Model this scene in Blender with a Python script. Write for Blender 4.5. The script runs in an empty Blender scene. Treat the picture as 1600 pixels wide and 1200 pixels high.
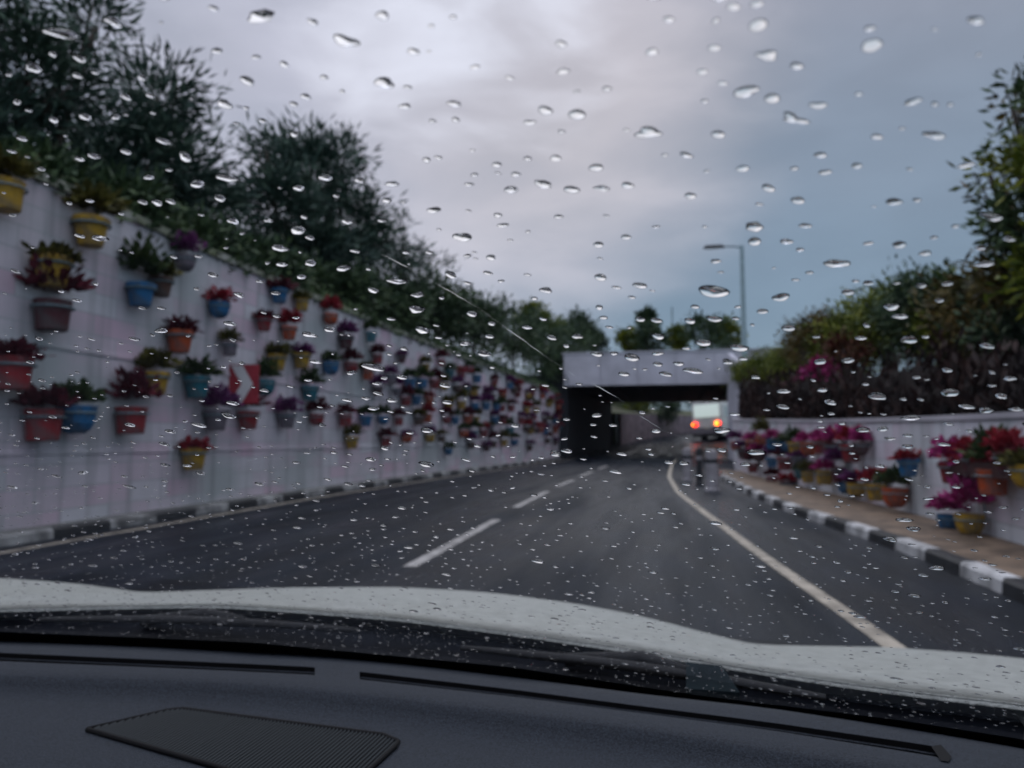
import bpy, math, random
import numpy as np
from mathutils import Vector, Matrix, noise
random.seed(7)
sc = bpy.context.scene
COL = sc.collection
R = math.radians
PI = math.pi

# ------------------------------------------------------------------ camera
FPX = 1164.0                      # focal length in photo pixels (photo 1600 x 1200)
CAM = Vector((0, 0, 1.2))
YAW, PITCH = math.atan(245 / FPX), math.atan(90 / FPX)
FH = Vector((-math.sin(YAW), math.cos(YAW), 0))
RT = Vector((math.cos(YAW), math.sin(YAW), 0))
FW = FH * math.cos(PITCH) + Vector((0, 0, math.sin(PITCH)))
UP = -FH * math.sin(PITCH) + Vector((0, 0, math.cos(PITCH)))
cam = bpy.data.cameras.new('camera')
camo = bpy.data.objects.new('camera', cam)
COL.objects.link(camo)
m = Matrix((RT, UP, -FW)).transposed().to_4x4()
m.translation = CAM
camo.matrix_world = m
cam.sensor_width = 36
cam.lens = 36 * FPX / 1600
cam.clip_start = 0.02
cam.clip_end = 4000
cam.dof.use_dof = True
cam.dof.focus_distance = 0.38
cam.dof.aperture_fstop = 11.0
sc.camera = camo


def ray(px, py):
    return FW + RT * ((px - 800) / FPX) + UP * ((600 - py) / FPX)


def on_z(px, py, z=0.0):
    d = ray(px, py)
    return CAM + d * ((z - CAM.z) / d.z)


def on_y(px, py, y):
    d = ray(px, py)
    return CAM + d * (y / d.y)


def pix(p):
    v = Vector(p) - CAM
    k = v.dot(FW)
    return 800 + FPX * v.dot(RT) / k, 600 - FPX * v.dot(UP) / k


def lerp(tab, t):
    if t <= tab[0][0]:
        return tab[0][1]
    for (a, x), (b, y) in zip(tab, tab[1:]):
        if t <= b:
            return x + (y - x) * (t - a) / (b - a)
    return tab[-1][1]


def smooth(tab, t, w):
    return sum(lerp(tab, t + w * k) for k in (-1, -.5, 0, .5, 1)) / 5


# ------------------------------------------------------------------ materials
def mat(name, col=(.5, .5, .5), rough=.6, spec=.5, metal=0.0, var=0.0, vscale=3.0, bump=0.0, bscale=40.0, hue=None, emit=None, trans=0.0, stretch=(1, 1, 1)):
    M = bpy.data.materials.new(name)
    M.use_nodes = True
    nt = M.node_tree
    p = nt.nodes['Principled BSDF']
    p.inputs['Base Color'].default_value = (*col, 1)
    p.inputs['Roughness'].default_value = rough
    p.inputs['Specular IOR Level'].default_value = spec
    p.inputs['Metallic'].default_value = metal
    if trans:
        p.inputs['Transmission Weight'].default_value = trans
    if emit:
        p.inputs['Emission Color'].default_value = (*emit[0], 1)
        p.inputs['Emission Strength'].default_value = emit[1]
    if var or bump:
        tc = nt.nodes.new('ShaderNodeTexCoord')
        mp = nt.nodes.new('ShaderNodeMapping')
        mp.inputs['Scale'].default_value = stretch
        nt.links.new(tc.outputs['Object'], mp.inputs['Vector'])
    if var:
        n = nt.nodes.new('ShaderNodeTexNoise')
        n.inputs['Scale'].default_value = vscale
        n.inputs['Detail'].default_value = 5
        nt.links.new(mp.outputs[0], n.inputs['Vector'])
        mx = nt.nodes.new('ShaderNodeMix')
        mx.data_type = 'RGBA'
        c2 = hue or tuple(c * (1 - var) for c in col)
        rp = nt.nodes.new('ShaderNodeMapRange')
        rp.inputs['From Min'].default_value = .36
        rp.inputs['From Max'].default_value = .64
        nt.links.new(n.outputs['Fac'], rp.inputs['Value'])
        nt.links.new(rp.outputs[0], mx.inputs['Factor'])
        mx.inputs['A'].default_value = (*col, 1)
        mx.inputs['B'].default_value = (*c2, 1)
        nt.links.new(mx.outputs['Result'], p.inputs['Base Color'])
    if bump:
        n = nt.nodes.new('ShaderNodeTexNoise')
        n.inputs['Scale'].default_value = bscale
        n.inputs['Detail'].default_value = 4
        nt.links.new(mp.outputs[0], n.inputs['Vector'])
        b = nt.nodes.new('ShaderNodeBump')
        b.inputs['Strength'].default_value = bump
        b.inputs['Distance'].default_value = .02
        nt.links.new(n.outputs['Fac'], b.inputs['Height'])
        nt.links.new(b.outputs[0], p.inputs['Normal'])
    return M


def leafmat(name, a, b, c, scale=1.2):
    """leaves: three hues spread by a coarse and a fine noise"""
    M = bpy.data.materials.new(name)
    M.use_nodes = True
    nt = M.node_tree
    p = nt.nodes['Principled BSDF']
    p.inputs['Roughness'].default_value = .5
    p.inputs['Specular IOR Level'].default_value = .15
    tc = nt.nodes.new('ShaderNodeTexCoord')
    n1 = nt.nodes.new('ShaderNodeTexNoise')
    n1.inputs['Scale'].default_value = scale
    n2 = nt.nodes.new('ShaderNodeTexNoise')
    n2.inputs['Scale'].default_value = scale * 9
    ad = nt.nodes.new('ShaderNodeMix')
    ad.inputs[0].default_value = .45
    nt.links.new(tc.outputs['Object'], n1.inputs['Vector'])
    nt.links.new(tc.outputs['Object'], n2.inputs['Vector'])
    nt.links.new(n1.outputs['Fac'], ad.inputs[2])
    nt.links.new(n2.outputs['Fac'], ad.inputs[3])
    r = nt.nodes.new('ShaderNodeValToRGB')
    r.color_ramp.elements[0].position = .38
    r.color_ramp.elements[0].color = (*a, 1)
    r.color_ramp.elements[1].position = .62
    r.color_ramp.elements[1].color = (*c, 1)
    e = r.color_ramp.elements.new(.5)
    e.color = (*b, 1)
    nt.links.new(ad.outputs[0], r.inputs[0])
    nt.links.new(r.outputs[0], p.inputs['Base Color'])
    return M


# ------------------------------------------------------------------ mesh helpers
class MB:
    def __init__(s):
        s.v, s.f, s.m = [], [], []

    def quad(s, a, b, c, d, mi=0):
        n = len(s.v)
        s.v += [tuple(a), tuple(b), tuple(c), tuple(d)]
        s.f.append((n, n + 1, n + 2, n + 3))
        s.m.append(mi)

    def box(s, c, d, mi=0, rz=0.0, M=None, taper=1.0):
        hx, hy, hz = d[0] / 2, d[1] / 2, d[2] / 2
        n = len(s.v)
        for z in (-1, 1):
            k = 1.0 if z < 0 else taper
            for x, y in ((-1, -1), (1, -1), (1, 1), (-1, 1)):
                p = Vector((x * hx * k, y * hy * k, z * hz))
                if M is not None:
                    p = M @ p
                elif rz:
                    p = Matrix.Rotation(rz, 3, 'Z') @ p
                s.v.append((c[0] + p.x, c[1] + p.y, c[2] + p.z))
        for f in ((3, 2, 1, 0), (4, 5, 6, 7), (0, 1, 5, 4), (1, 2, 6, 5), (2, 3, 7, 6), (3, 0, 4, 7)):
            s.f.append(tuple(n + i for i in f))
            s.m.append(mi)

    def tube(s, pts, rad, n=8, mi=0, cap=True):
        pts = [Vector(p) for p in pts]
        rad = rad if isinstance(rad, (list, tuple)) else [rad] * len(pts)
        rings = []
        for i, p in enumerate(pts):
            t = (pts[min(i + 1, len(pts) - 1)] - pts[max(i - 1, 0)]).normalized()
            u = t.cross(Vector((0, 0, 1)) if abs(t.z) < .9 else Vector((0, 1, 0))).normalized()
            w = t.cross(u)
            b = len(s.v)
            for k in range(n):
                a = 2 * PI * k / n
                q = p + (u * math.cos(a) + w * math.sin(a)) * rad[i]
                s.v.append(tuple(q))
            rings.append(b)
        for a, b in zip(rings, rings[1:]):
            for k in range(n):
                s.f.append((a + k, a + (k + 1) % n, b + (k + 1) % n, b + k))
                s.m.append(mi)
        if cap:
            s.f.append(tuple(rings[0] + k for k in reversed(range(n))))
            s.f.append(tuple(rings[-1] + k for k in range(n)))
            s.m += [mi, mi]

    def lathe(s, prof, n=14, mi=0, c=(0, 0, 0)):
        b = len(s.v)
        for r, z in prof:
            for k in range(n):
                a = 2 * PI * k / n
                s.v.append((c[0] + r * math.cos(a), c[1] + r * math.sin(a), c[2] + z))
        for i in range(len(prof) - 1):
            for k in range(n):
                s.f.append((b + i * n + k, b + i * n + (k + 1) % n, b + (i + 1) * n + (k + 1) % n, b + (i + 1) * n + k))
                s.m.append(mi)

    def grid(s, rows, mi=0, skip=None):
        """rows: list of equally long point rows; skip(i,j) leaves a face out"""
        b = len(s.v)
        w = len(rows[0])
        for r in rows:
            s.v += [tuple(p) for p in r]
        for i in range(len(rows) - 1):
            for j in range(w - 1):
                if skip and skip(i, j):
                    continue
                s.f.append((b + i * w + j, b + i * w + j + 1, b + (i + 1) * w + j + 1, b + (i + 1) * w + j))
                s.m.append(mi(i, j) if callable(mi) else mi)

    def leaf(s, p, d, n, l, w, mi=0):
        d = d.normalized()
        u = d.cross(n)
        if u.length < 1e-3:
            u = d.cross(Vector((1, 0, .3)))
        u = u.normalized() * (w / 2)
        s.quad(p, p + d * (l * .5) + u, p + d * l, p + d * (l * .45) - u, mi)

    def build(s, name, mats, parent=None, smooth=False, inv=None):
        me = bpy.data.meshes.new(name)
        vs = s.v if inv is None else [tuple(inv @ Vector(v)) for v in s.v]
        me.from_pydata(vs, [], s.f)
        mats = mats if isinstance(mats, (list, tuple)) else [mats]
        for q in mats:
            me.materials.append(q)
        if len(mats) > 1:
            me.polygons.foreach_set('material_index', s.m)
        if smooth:
            me.polygons.foreach_set('use_smooth', [True] * len(me.polygons))
        me.update()
        o = bpy.data.objects.new(name, me)
        COL.objects.link(o)
        if parent:
            o.parent = parent
        return o


def tag(o, label=None, cat=None, group=None, kind=None):
    if label:
        o['label'] = label
    if cat:
        o['category'] = cat
    if group:
        o['group'] = group
    if kind:
        o['kind'] = kind
    return o


def thing(name, loc, label, cat, rz=0.0, group=None):
    o = bpy.data.objects.new(name, None)
    o.empty_display_size = .1
    o.location = loc
    o.rotation_euler = (0, 0, rz)
    COL.objects.link(o)
    return tag(o, label, cat, group)


def struct(o, label=None):
    o['kind'] = 'structure'
    if label:
        o['label'] = label
    return o


def dup(o, loc, rz=None, label=None, scale=None):
    c = o.copy()
    COL.objects.link(c)
    c.location = loc
    if rz is not None:
        c.rotation_euler = (0, 0, rz)
    if scale is not None:
        c.scale = (scale,) * 3
    if label:
        c['label'] = label
    for ch in o.children:
        d = ch.copy()
        COL.objects.link(d)
        d.parent = c
    return c


def ordinal(n):
    w = ['first', 'second', 'third', 'fourth', 'fifth', 'sixth', 'seventh', 'eighth', 'ninth', 'tenth', 'eleventh', 'twelfth', 'thirteenth',
         'fourteenth', 'fifteenth', 'sixteenth', 'seventeenth', 'eighteenth', 'nineteenth', 'twentieth']
    return w[n] if n < 20 else 'twenty-' + w[n - 20]


# ------------------------------------------------------------------ palette
# wet asphalt
def asphalt():
    M = mat('wet_asphalt', (.005, .010, .019), .4, .16, var=.55, vscale=2.1, bump=.6, bscale=70, stretch=(1, .35, 1))
    nt = M.node_tree
    p = nt.nodes['Principled BSDF']
    tc = nt.nodes.new('ShaderNodeTexCoord')
    mp = nt.nodes.new('ShaderNodeMapping')
    mp.inputs['Scale'].default_value = (1.2, .12, 1)
    n = nt.nodes.new('ShaderNodeTexNoise')
    n.inputs['Scale'].default_value = 1.0
    n.inputs['Detail'].default_value = 6
    r = nt.nodes.new('ShaderNodeMapRange')
    r.inputs['From Min'].default_value = .35
    r.inputs['From Max'].default_value = .65
    r.inputs['To Min'].default_value = .20
    r.inputs['To Max'].default_value = .60
    nt.links.new(tc.outputs['Object'], mp.inputs[0])
    nt.links.new(mp.outputs[0], n.inputs['Vector'])
    nt.links.new(n.outputs['Fac'], r.inputs['Value'])
    nt.links.new(r.outputs[0], p.inputs['Roughness'])
    return M


def painted_wall(name, white, pink, grey):
    """whitewashed block wall, blocks here and there tinted pink, weathered"""
    M = bpy.data.materials.new(name)
    M.use_nodes = True
    nt = M.node_tree
    p = nt.nodes['Principled BSDF']
    p.inputs['Roughness'].default_value = .75
    p.inputs['Specular IOR Level'].default_value = .25
    tc = nt.nodes.new('ShaderNodeTexCoord')
    sep = nt.nodes.new('ShaderNodeSeparateXYZ')
    cmb = nt.nodes.new('ShaderNodeCombineXYZ')
    nt.links.new(tc.outputs['Object'], sep.inputs[0])
    nt.links.new(sep.outputs['Y'], cmb.inputs['X'])
    nt.links.new(sep.outputs['Z'], cmb.inputs['Y'])
    br = nt.nodes.new('ShaderNodeTexBrick')
    br.inputs['Scale'].default_value = 1
    br.inputs['Brick Width'].default_value = .9
    br.inputs['Row Height'].default_value = .3
    br.inputs['Mortar Size'].default_value = .012
    br.inputs['Bias'].default_value = -.1
    br.inputs['Color1'].default_value = (*white, 1)
    br.inputs['Color2'].default_value = (*pink, 1)
    br.inputs['Mortar'].default_value = (*[c * .72 for c in white], 1)
    nt.links.new(cmb.outputs[0], br.inputs['Vector'])
    n = nt.nodes.new('ShaderNodeTexNoise')
    n.inputs['Scale'].default_value = .8
    n.inputs['Detail'].default_value = 6
    mp = nt.nodes.new('ShaderNodeMapping')
    mp.inputs['Scale'].default_value = (1, .5, .9)
    nt.links.new(tc.outputs['Object'], mp.inputs[0])
    nt.links.new(mp.outputs[0], n.inputs['Vector'])
    r = nt.nodes.new('ShaderNodeMapRange')
    r.inputs['From Min'].default_value = .42
    r.inputs['From Max'].default_value = .68
    nt.links.new(n.outputs['Fac'], r.inputs['Value'])
    # streaks running down
    n3 = nt.nodes.new('ShaderNodeTexNoise')
    n3.inputs['Scale'].default_value = 1.0
    n3.inputs['Detail'].default_value = 4
    m3 = nt.nodes.new('ShaderNodeMapping')
    m3.inputs['Scale'].default_value = (1, 3.5, .25)
    nt.links.new(tc.outputs['Object'], m3.inputs[0])
    nt.links.new(m3.outputs[0], n3.inputs['Vector'])
    r3 = nt.nodes.new('ShaderNodeMapRange')
    r3.inputs['From Min'].default_value = .5
    r3.inputs['From Max'].default_value = .75
    r3.inputs['To Max'].default_value = .75
    nt.links.new(n3.outputs['Fac'], r3.inputs['Value'])
    mx = nt.nodes.new('ShaderNodeMix')
    mx.data_type = 'RGBA'
    nt.links.new(r.outputs[0], mx.inputs['Factor'])
    nt.links.new(br.outputs['Color'], mx.inputs['A'])
    mx.inputs['B'].default_value = (*grey, 1)
    m4 = nt.nodes.new('ShaderNodeMix')
    m4.data_type = 'RGBA'
    nt.links.new(r3.outputs[0], m4.inputs['Factor'])
    nt.links.new(mx.outputs['Result'], m4.inputs['A'])
    m4.inputs['B'].default_value = (*[c * .55 for c in grey], 1)
    nt.links.new(m4.outputs['Result'], p.inputs['Base Color'])
    bp = nt.nodes.new('ShaderNodeBump')
    bp.inputs['Strength'].default_value = .25
    bp.inputs['Distance'].default_value = .02
    nt.links.new(br.outputs['Fac'], bp.inputs['Height'])
    bp.invert = True
    nt.links.new(bp.outputs[0], p.inputs['Normal'])
    return M


A_ASPH = asphalt()
A_WALL = painted_wall('painted_block_wall', (.70, .68, .72), (.68, .47, .57), (.46, .49, .50))
A_WALLR = painted_wall('painted_low_wall', (.74, .76, .82), (.70, .58, .68), (.60, .64, .67))
A_COPE = mat('mossy_coping', (.20, .22, .13), .8, var=.6, vscale=1.5, hue=(.40, .40, .36))
A_KW = mat('kerb_white_paint', (.72, .72, .72), .55, var=.6, vscale=4)
A_KB = mat('kerb_black_paint', (.025, .027, .03), .5, var=.4, vscale=5)
A_LINE = mat('line_paint', (.52, .46, .37), .6, var=.55, vscale=5)
A_LINEW = mat('dash_paint', (.50, .48, .46), .6, var=.55, vscale=5)
A_PAVE = mat('tan_pavers', (.24, .17, .115), .6, var=.6, vscale=3.5, bump=.3, bscale=12)
A_SOIL = mat('soil', (.07, .055, .035), .9, var=.5, vscale=.7, hue=(.05, .075, .025))
A_CONC = mat('bridge_concrete', (.58, .56, .62), .75, var=.25, vscale=.7, bump=.15, bscale=8)
A_CONCD = mat('shade_dark_concrete', (.018, .020, .026), .85, var=.3, vscale=.8)  # underpass shade put into the colour; also serves the dark post bands
A_CONCW = mat('white_concrete', (.38, .36, .38), .65, var=.35, vscale=4)
A_STEEL = mat('galvanised_steel', (.15, .225, .25), .6, metal=.0, var=.2, vscale=3)
A_DARK = mat('dark_paint', (.02, .022, .026), .5)
A_BARK = mat('bark', (.055, .042, .032), .9, var=.4, vscale=6, bump=.5, bscale=20)
A_FEN = mat('weathered_timber', (.024, .014, .012), .85, var=.5, vscale=4, stretch=(1, 1, .2))
L_DARK = leafmat('leaf_dark', (.022, .038, .022), (.045, .075, .038), (.085, .125, .050), .9)
L_BLUE = leafmat('leaf_feathery', (.022, .042, .036), (.045, .078, .062), (.095, .145, .10), .8)
L_OLIVE = leafmat('leaf_olive', (.040, .058, .008), (.105, .135, .016), (.24, .24, .022), .9)
L_WARM = leafmat('leaf_warm', (.030, .026, .010), (.085, .070, .018), (.160, .090, .020), 1.0)
L_BROWN = leafmat('leaf_brown', (.010, .006, .006), (.024, .012, .010), (.040, .018, .014), .9)
L_MAG = leafmat('petal_magenta', (.25, .02, .10), (.42, .03, .17), (.30, .05, .20), 2)
L_DRED = leafmat('leaf_dull_red', (.05, .012, .010), (.10, .022, .015), (.07, .05, .015), 1)
L_RED = leafmat('petal_red', (.16, .012, .02), (.28, .02, .03), (.20, .03, .05), 2)

# ------------------------------------------------------------------ world
SUN_DIR = ray(640, -1000).normalized()
sun_el = math.asin(SUN_DIR.z)
sun_az = math.atan2(SUN_DIR.x, SUN_DIR.y)
W = bpy.data.worlds.new('World')
sc.world = W
W.use_nodes = True
nt = W.node_tree
nt.nodes.clear()
out = nt.nodes.new('ShaderNodeOutputWorld')
bg = nt.nodes.new('ShaderNodeBackground')
bg.inputs['Strength'].default_value = .1
nt.links.new(bg.outputs[0], out.inputs[0])
sky = nt.nodes.new('ShaderNodeTexSky')
sky.sky_type = 'NISHITA'
sky.sun_disc = False
sky.dust_density = .2
sky.sun_elevation = sun_el
sky.sun_rotation = sun_az
tc = nt.nodes.new('ShaderNodeTexCoord')


def nmath(op, a, b=None, c=None):
    n = nt.nodes.new('ShaderNodeMath')
    n.operation = op
    for i, q in enumerate((a, b, c)):
        if q is None:
            continue
        if isinstance(q, (int, float)):
            n.inputs[i].default_value = q
        else:
            nt.links.new(q, n.inputs[i])
    return n.outputs[0]


def mrange(v, a, b, c=0.0, d=1.0):
    n = nt.nodes.new('ShaderNodeMapRange')
    n.interpolation_type = 'SMOOTHSTEP'
    nt.links.new(v, n.inputs['Value'])
    for k, q in zip(('From Min', 'From Max', 'To Min', 'To Max'), (a, b, c, d)):
        n.inputs[k].default_value = q
    return n.outputs[0]


def mixc(f, a, b):
    n = nt.nodes.new('ShaderNodeMix')
    n.data_type = 'RGBA'
    for q, k in ((f, 'Factor'), (a, 'A'), (b, 'B')):
        if isinstance(q, tuple):
            n.inputs[k].default_value = (*q, 1)
        elif isinstance(q, (int, float)):
            n.inputs[k].default_value = q
        else:
            nt.links.new(q, n.inputs[k])
    return n.outputs['Result']


nrm = nt.nodes.new('ShaderNodeVectorMath')
nrm.operation = 'NORMALIZE'
nt.links.new(tc.outputs['Generated'], nrm.inputs[0])
DIRV = nrm.outputs[0]


def dotdir(v):
    n = nt.nodes.new('ShaderNodeVectorMath')
    n.operation = 'DOT_PRODUCT'
    nt.links.new(DIRV, n.inputs[0])
    n.inputs[1].default_value = v.normalized()
    return n.outputs['Value']


sepd = nt.nodes.new('ShaderNodeSeparateXYZ')
nt.links.new(DIRV, sepd.inputs[0])
mpw = nt.nodes.new('ShaderNodeMapping')
mpw.inputs['Scale'].default_value = (1.0, 1.0, 2.6)
mpw.inputs['Rotation'].default_value = (0, R(14), 0)
nt.links.new(DIRV, mpw.inputs[0])


def wnoise(scale, detail, off):
    n = nt.nodes.new('ShaderNodeTexNoise')
    n.inputs['Scale'].default_value = scale
    n.inputs['Detail'].default_value = detail
    n.inputs['Roughness'].default_value = .5
    n.inputs['Distortion'].default_value = .35
    m2 = nt.nodes.new('ShaderNodeMapping')
    m2.inputs['Location'].default_value = off
    nt.links.new(mpw.outputs[0], m2.inputs[0])
    nt.links.new(m2.outputs[0], n.inputs['Vector'])
    return n.outputs['Fac']


n_big = wnoise(2.2, 4, (3.1, .4, .2))
n_fine = wnoise(5.5, 6, (1.1, 2.4, .7))
elev = nmath('ADD', sepd.outputs['Z'], nmath('MULTIPLY', nmath('SUBTRACT', n_big, .5), .14))
base = mixc(mrange(elev, .14, .60), (1.92, 2.62, 3.45), (3.0, 3.08, 3.68))
glow = nmath('ADD', dotdir(ray(640, 130)), nmath('MULTIPLY', nmath('SUBTRACT', n_big, .5), .16))
glow = nmath('ADD', glow, nmath('MULTIPLY', nmath('SUBTRACT', n_fine, .5), .045))
base = mixc(mrange(glow, .875, 1.02), base, (5.35, 5.25, 6.15))
warm = nmath('ADD', dotdir(ray(860, 150)), nmath('MULTIPLY', nmath('SUBTRACT', n_fine, .5), .04))
base = mixc(mrange(warm, .945, 1.02, 0, .7), base, (6.0, 5.35, 5.4))
base = mixc(mrange(nmath('ADD', dotdir(ray(720, 20)), nmath('MULTIPLY', nmath('SUBTRACT', n_fine, .5), .06)), .978, 1.01, 0, .75), base, (7.8, 7.9, 9.0))
veil = mrange(n_fine, .35, .7, .95, 1.05)
cl = nt.nodes.new('ShaderNodeMix')
cl.data_type = 'RGBA'
cl.blend_type = 'MULTIPLY'
cl.inputs['Factor'].default_value = 1
nt.links.new(base, cl.inputs['A'])
nt.links.new(veil, cl.inputs['B'])
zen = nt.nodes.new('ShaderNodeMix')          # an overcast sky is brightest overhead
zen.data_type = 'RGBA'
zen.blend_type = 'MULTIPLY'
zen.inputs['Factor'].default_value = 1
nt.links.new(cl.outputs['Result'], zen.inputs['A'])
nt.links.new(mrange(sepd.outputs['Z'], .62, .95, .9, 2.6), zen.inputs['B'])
back = nt.nodes.new('ShaderNodeMix')         # and brightness added behind the camera, to light walls and bonnet
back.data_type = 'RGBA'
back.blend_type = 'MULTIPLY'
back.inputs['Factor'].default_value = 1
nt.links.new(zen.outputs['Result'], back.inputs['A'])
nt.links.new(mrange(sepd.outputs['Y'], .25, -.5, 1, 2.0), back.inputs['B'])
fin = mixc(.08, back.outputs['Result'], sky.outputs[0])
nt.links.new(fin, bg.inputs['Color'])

sun = bpy.data.lights.new('sun', 'SUN')
sun.energy = .5
sun.angle = R(100)
sun.color = (1, .96, .92)
suno = bpy.data.objects.new('sun', sun)
COL.objects.link(suno)
suno.rotation_euler = (-SUN_DIR).to_track_quat('-Z', 'Y').to_euler()

# ------------------------------------------------------------------ road, kerbs, ground
LW = [(-6, -7.75), (7, -7.85), (14, -8.15), (23, -8.2), (38, -7.9), (52, -7.55)]           # road side of the long wall: y -> x
RW = [(-6, 3.55), (13, 3.6), (17, 3.3), (23, 2.75), (29, 2.45), (40, 3.2), (52, 4.25)]      # road side of the low wall
RTOP = [(-6, 1.42), (8, 1.42), (17, 1.60), (30, 2.0), (52, 2.75)]


def lwx(y):
    return smooth(LW, y, 3)


def rwx(y):
    return smooth(RW, y, 3)


g = MB()
g.quad((-3000, -3000, -.35), (3000, -3000, -.35), (3000, 3000, -.35), (-3000, 3000, -.35))
struct(g.build('ground', A_SOIL))

# centre line of the road beyond the underpass: (y, x, z)
FAR = [(50, -1.6, 0), (60, -1.2, .12), (70, -.2, .62), (80, 1.7, 1.30), (90, 4.8, 1.95), (100, 9.0, 2.6), (112, 16, 3.3), (126, 27, 4.0)]


def farc(y):
    return smooth([(a, b) for a, b, c in FAR], y, 3), smooth([(a, c) for a, b, c in FAR], y, 3)


rows = []
for y in np.linspace(-8, 52, 41):
    rows.append([(lwx(y) - .3 + (rwx(y) + .6 - lwx(y)) * t, y, 0) for t in np.linspace(0, 1, 9)])
for y in np.linspace(54, 126, 37):
    x, z = farc(y)
    rows.append([(x + 6.2 * t, y - .35 * 6.2 * t * min(1, (y - 54) / 30), z) for t in np.linspace(-1, 1, 9)])
b = MB()
b.grid(rows)
struct(b.build('road', A_ASPH, smooth=True))


def strip(name, pts, w, m, z=.004):
    b = MB()
    rows = [[], []]
    pts = [Vector((p[0], p[1], 0)) for p in pts]
    for i, p in enumerate(pts):
        t = (pts[min(i + 1, len(pts) - 1)] - pts[max(i - 1, 0)]).normalized()
        nn = Vector((t.y, -t.x, 0)) * (w / 2)
        rows[0].append((p - nn) + Vector((0, 0, z)))
        rows[1].append((p + nn) + Vector((0, 0, z)))
    b.grid(rows)
    return struct(b.build(name, m))


def spline(pts, n=40):
    tab = [(p[1], p[0]) for p in pts]
    return [(smooth(tab, y, 1.2), y) for y in np.linspace(pts[0][1], pts[-1][1], n)]


strip('edge_line', spline([(1.75, -3), (1.38, 3), (1.29, 4.85), (1.16, 5.97), (.96, 8.06), (.68, 11.73), (.19, 18.08), (-.03, 26.2), (.12, 41), (.5, 52)], 60), .13, A_LINE)
strip('edge_line', spline([(-6.95, -3), (-7.06, 6.81), (-7.22, 10.35), (-7.41, 15.04), (-7.3, 25), (-6.55, 47), (-6.4, 52)], 50), .14, A_LINE)
for a, c in (((640, 886), (776, 812)), ((805, 793), (855, 768)), ((870, 760), (896, 750)), ((905, 745), (926, 737)), ((935, 733), (949, 728))):
    p, q = on_z(*a), on_z(*c)
    strip('lane_line', [p, (p + q) / 2, q], .14, A_LINEW)


def kerb(name, pts, seg, side, w=.16, h=.13, first=0, white=None):
    """kerb of painted blocks along pts, black and white by turns"""
    b = MB()
    L = [0]
    for p, q in zip(pts, pts[1:]):
        L.append(L[-1] + (Vector(q) - Vector(p)).length)
    tabx = list(zip(L, [p[0] for p in pts]))
    taby = list(zip(L, [p[1] for p in pts]))
    n = int(L[-1] / seg)
    for i in range(n):
        s0, s1 = i * seg + .006, (i + 1) * seg - .006
        p, q = Vector((lerp(tabx, s0), lerp(taby, s0), 0)), Vector((lerp(tabx, s1), lerp(taby, s1), 0))
        t = (q - p).normalized()
        nn = Vector((t.y, -t.x, 0)) * side
        prof = [(0, -.05), (.012, h - .03), (.035, h), (w, h), (w, -.05)]
        b.grid([[p + nn * u + Vector((0, 0, z)) for u, z in prof], [q + nn * u + Vector((0, 0, z)) for u, z in prof]], mi=(i + first) % 2)
        for e in (p, q):
            k = len(b.v)
            b.v += [tuple(e + nn * u + Vector((0, 0, z))) for u, z in prof]
            b.f.append(tuple(range(k, k + 5)))
            b.m.append((i + first) % 2)
    return struct(b.build(name, [white or A_KW, A_KB]))


kr = spline([(2.62, -4), (2.56, 6.26), (2.50, 8.5), (2.36, 10.03), (1.99, 13.0), (1.75, 17), (1.64, 21.9), (1.62, 26)], 60)
kerb('kerb', kr, .82, 1, first=1)
kl = [(lwx(y) + .42, y) for y in np.linspace(-3, 51, 60)]
kerb('kerb', kl, 1.0, -1, w=.16, first=0, white=mat('kerb_grimy_white', (.46, .46, .45), .6, var=.8, vscale=3))
b = MB()
b.grid([[(x + .162, y, .128) for x, y in kr] + [(1.78, 29, .128)], [(rwx(y) + .02, y, .128) for x, y in kr] + [(rwx(29) + .02, 29, .128)]])
struct(b.build('pavement', A_PAVE))
b = MB()
ys = np.linspace(-4, 51, 50)
b.grid([[(lwx(y) - .02, y, .126) for y in ys], [(lwx(y) + .262, y, .126) for y in ys]])
struct(b.build('verge', mat('verge_concrete', (.26, .27, .25), .8, var=.4, vscale=3)))

# ------------------------------------------------------------------ walls
LTOP = 4.55
ys = list(np.linspace(-6, 52, 60))
wl = thing('retaining_wall', (-7.95, 0, 0), 'tall white and pink painted retaining wall hung with rows of coloured flower pots', 'wall')
inv = Matrix.Translation((7.95, 0, 0))
b = MB()
b.grid([[(lwx(y), y, -.1) for y in ys], [(lwx(y), y, LTOP) for y in ys], [(lwx(y) - .4, y, LTOP) for y in ys], [(lwx(y) - .4, y, -.1) for y in ys]])
b.build('wall_face', A_WALL, wl, inv=inv)
b = MB()
b.grid([[(lwx(y) + .05, y, LTOP + .003) for y in ys], [(lwx(y) + .05, y, LTOP + .12) for y in ys], [(lwx(y) - .42, y, LTOP + .14) for y in ys], [(lwx(y) - .42, y, LTOP - .1) for y in ys]])
b.build('coping', A_COPE, wl, inv=inv)
# plinth ledges seen as faint courses
b = MB()
for z0 in (1.02, 2.42):
    b.grid([[(lwx(y) - .01, y, z0) for y in ys], [(lwx(y) + .022, y, z0 + .01) for y in ys], [(lwx(y) + .022, y, z0 + .06) for y in ys], [(lwx(y) - .01, y, z0 + .07) for y in ys]])
b.build('ledge', A_WALL, wl, inv=inv)

wr = thing('low_wall', (3.5, 0, 0), 'low pale blue-white roadside wall with flower pots hung beside the pavement', 'wall')
inv = Matrix.Translation((-3.5, 0, 0))


def rtop(y):
    return smooth(RTOP, y, 3)


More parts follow.
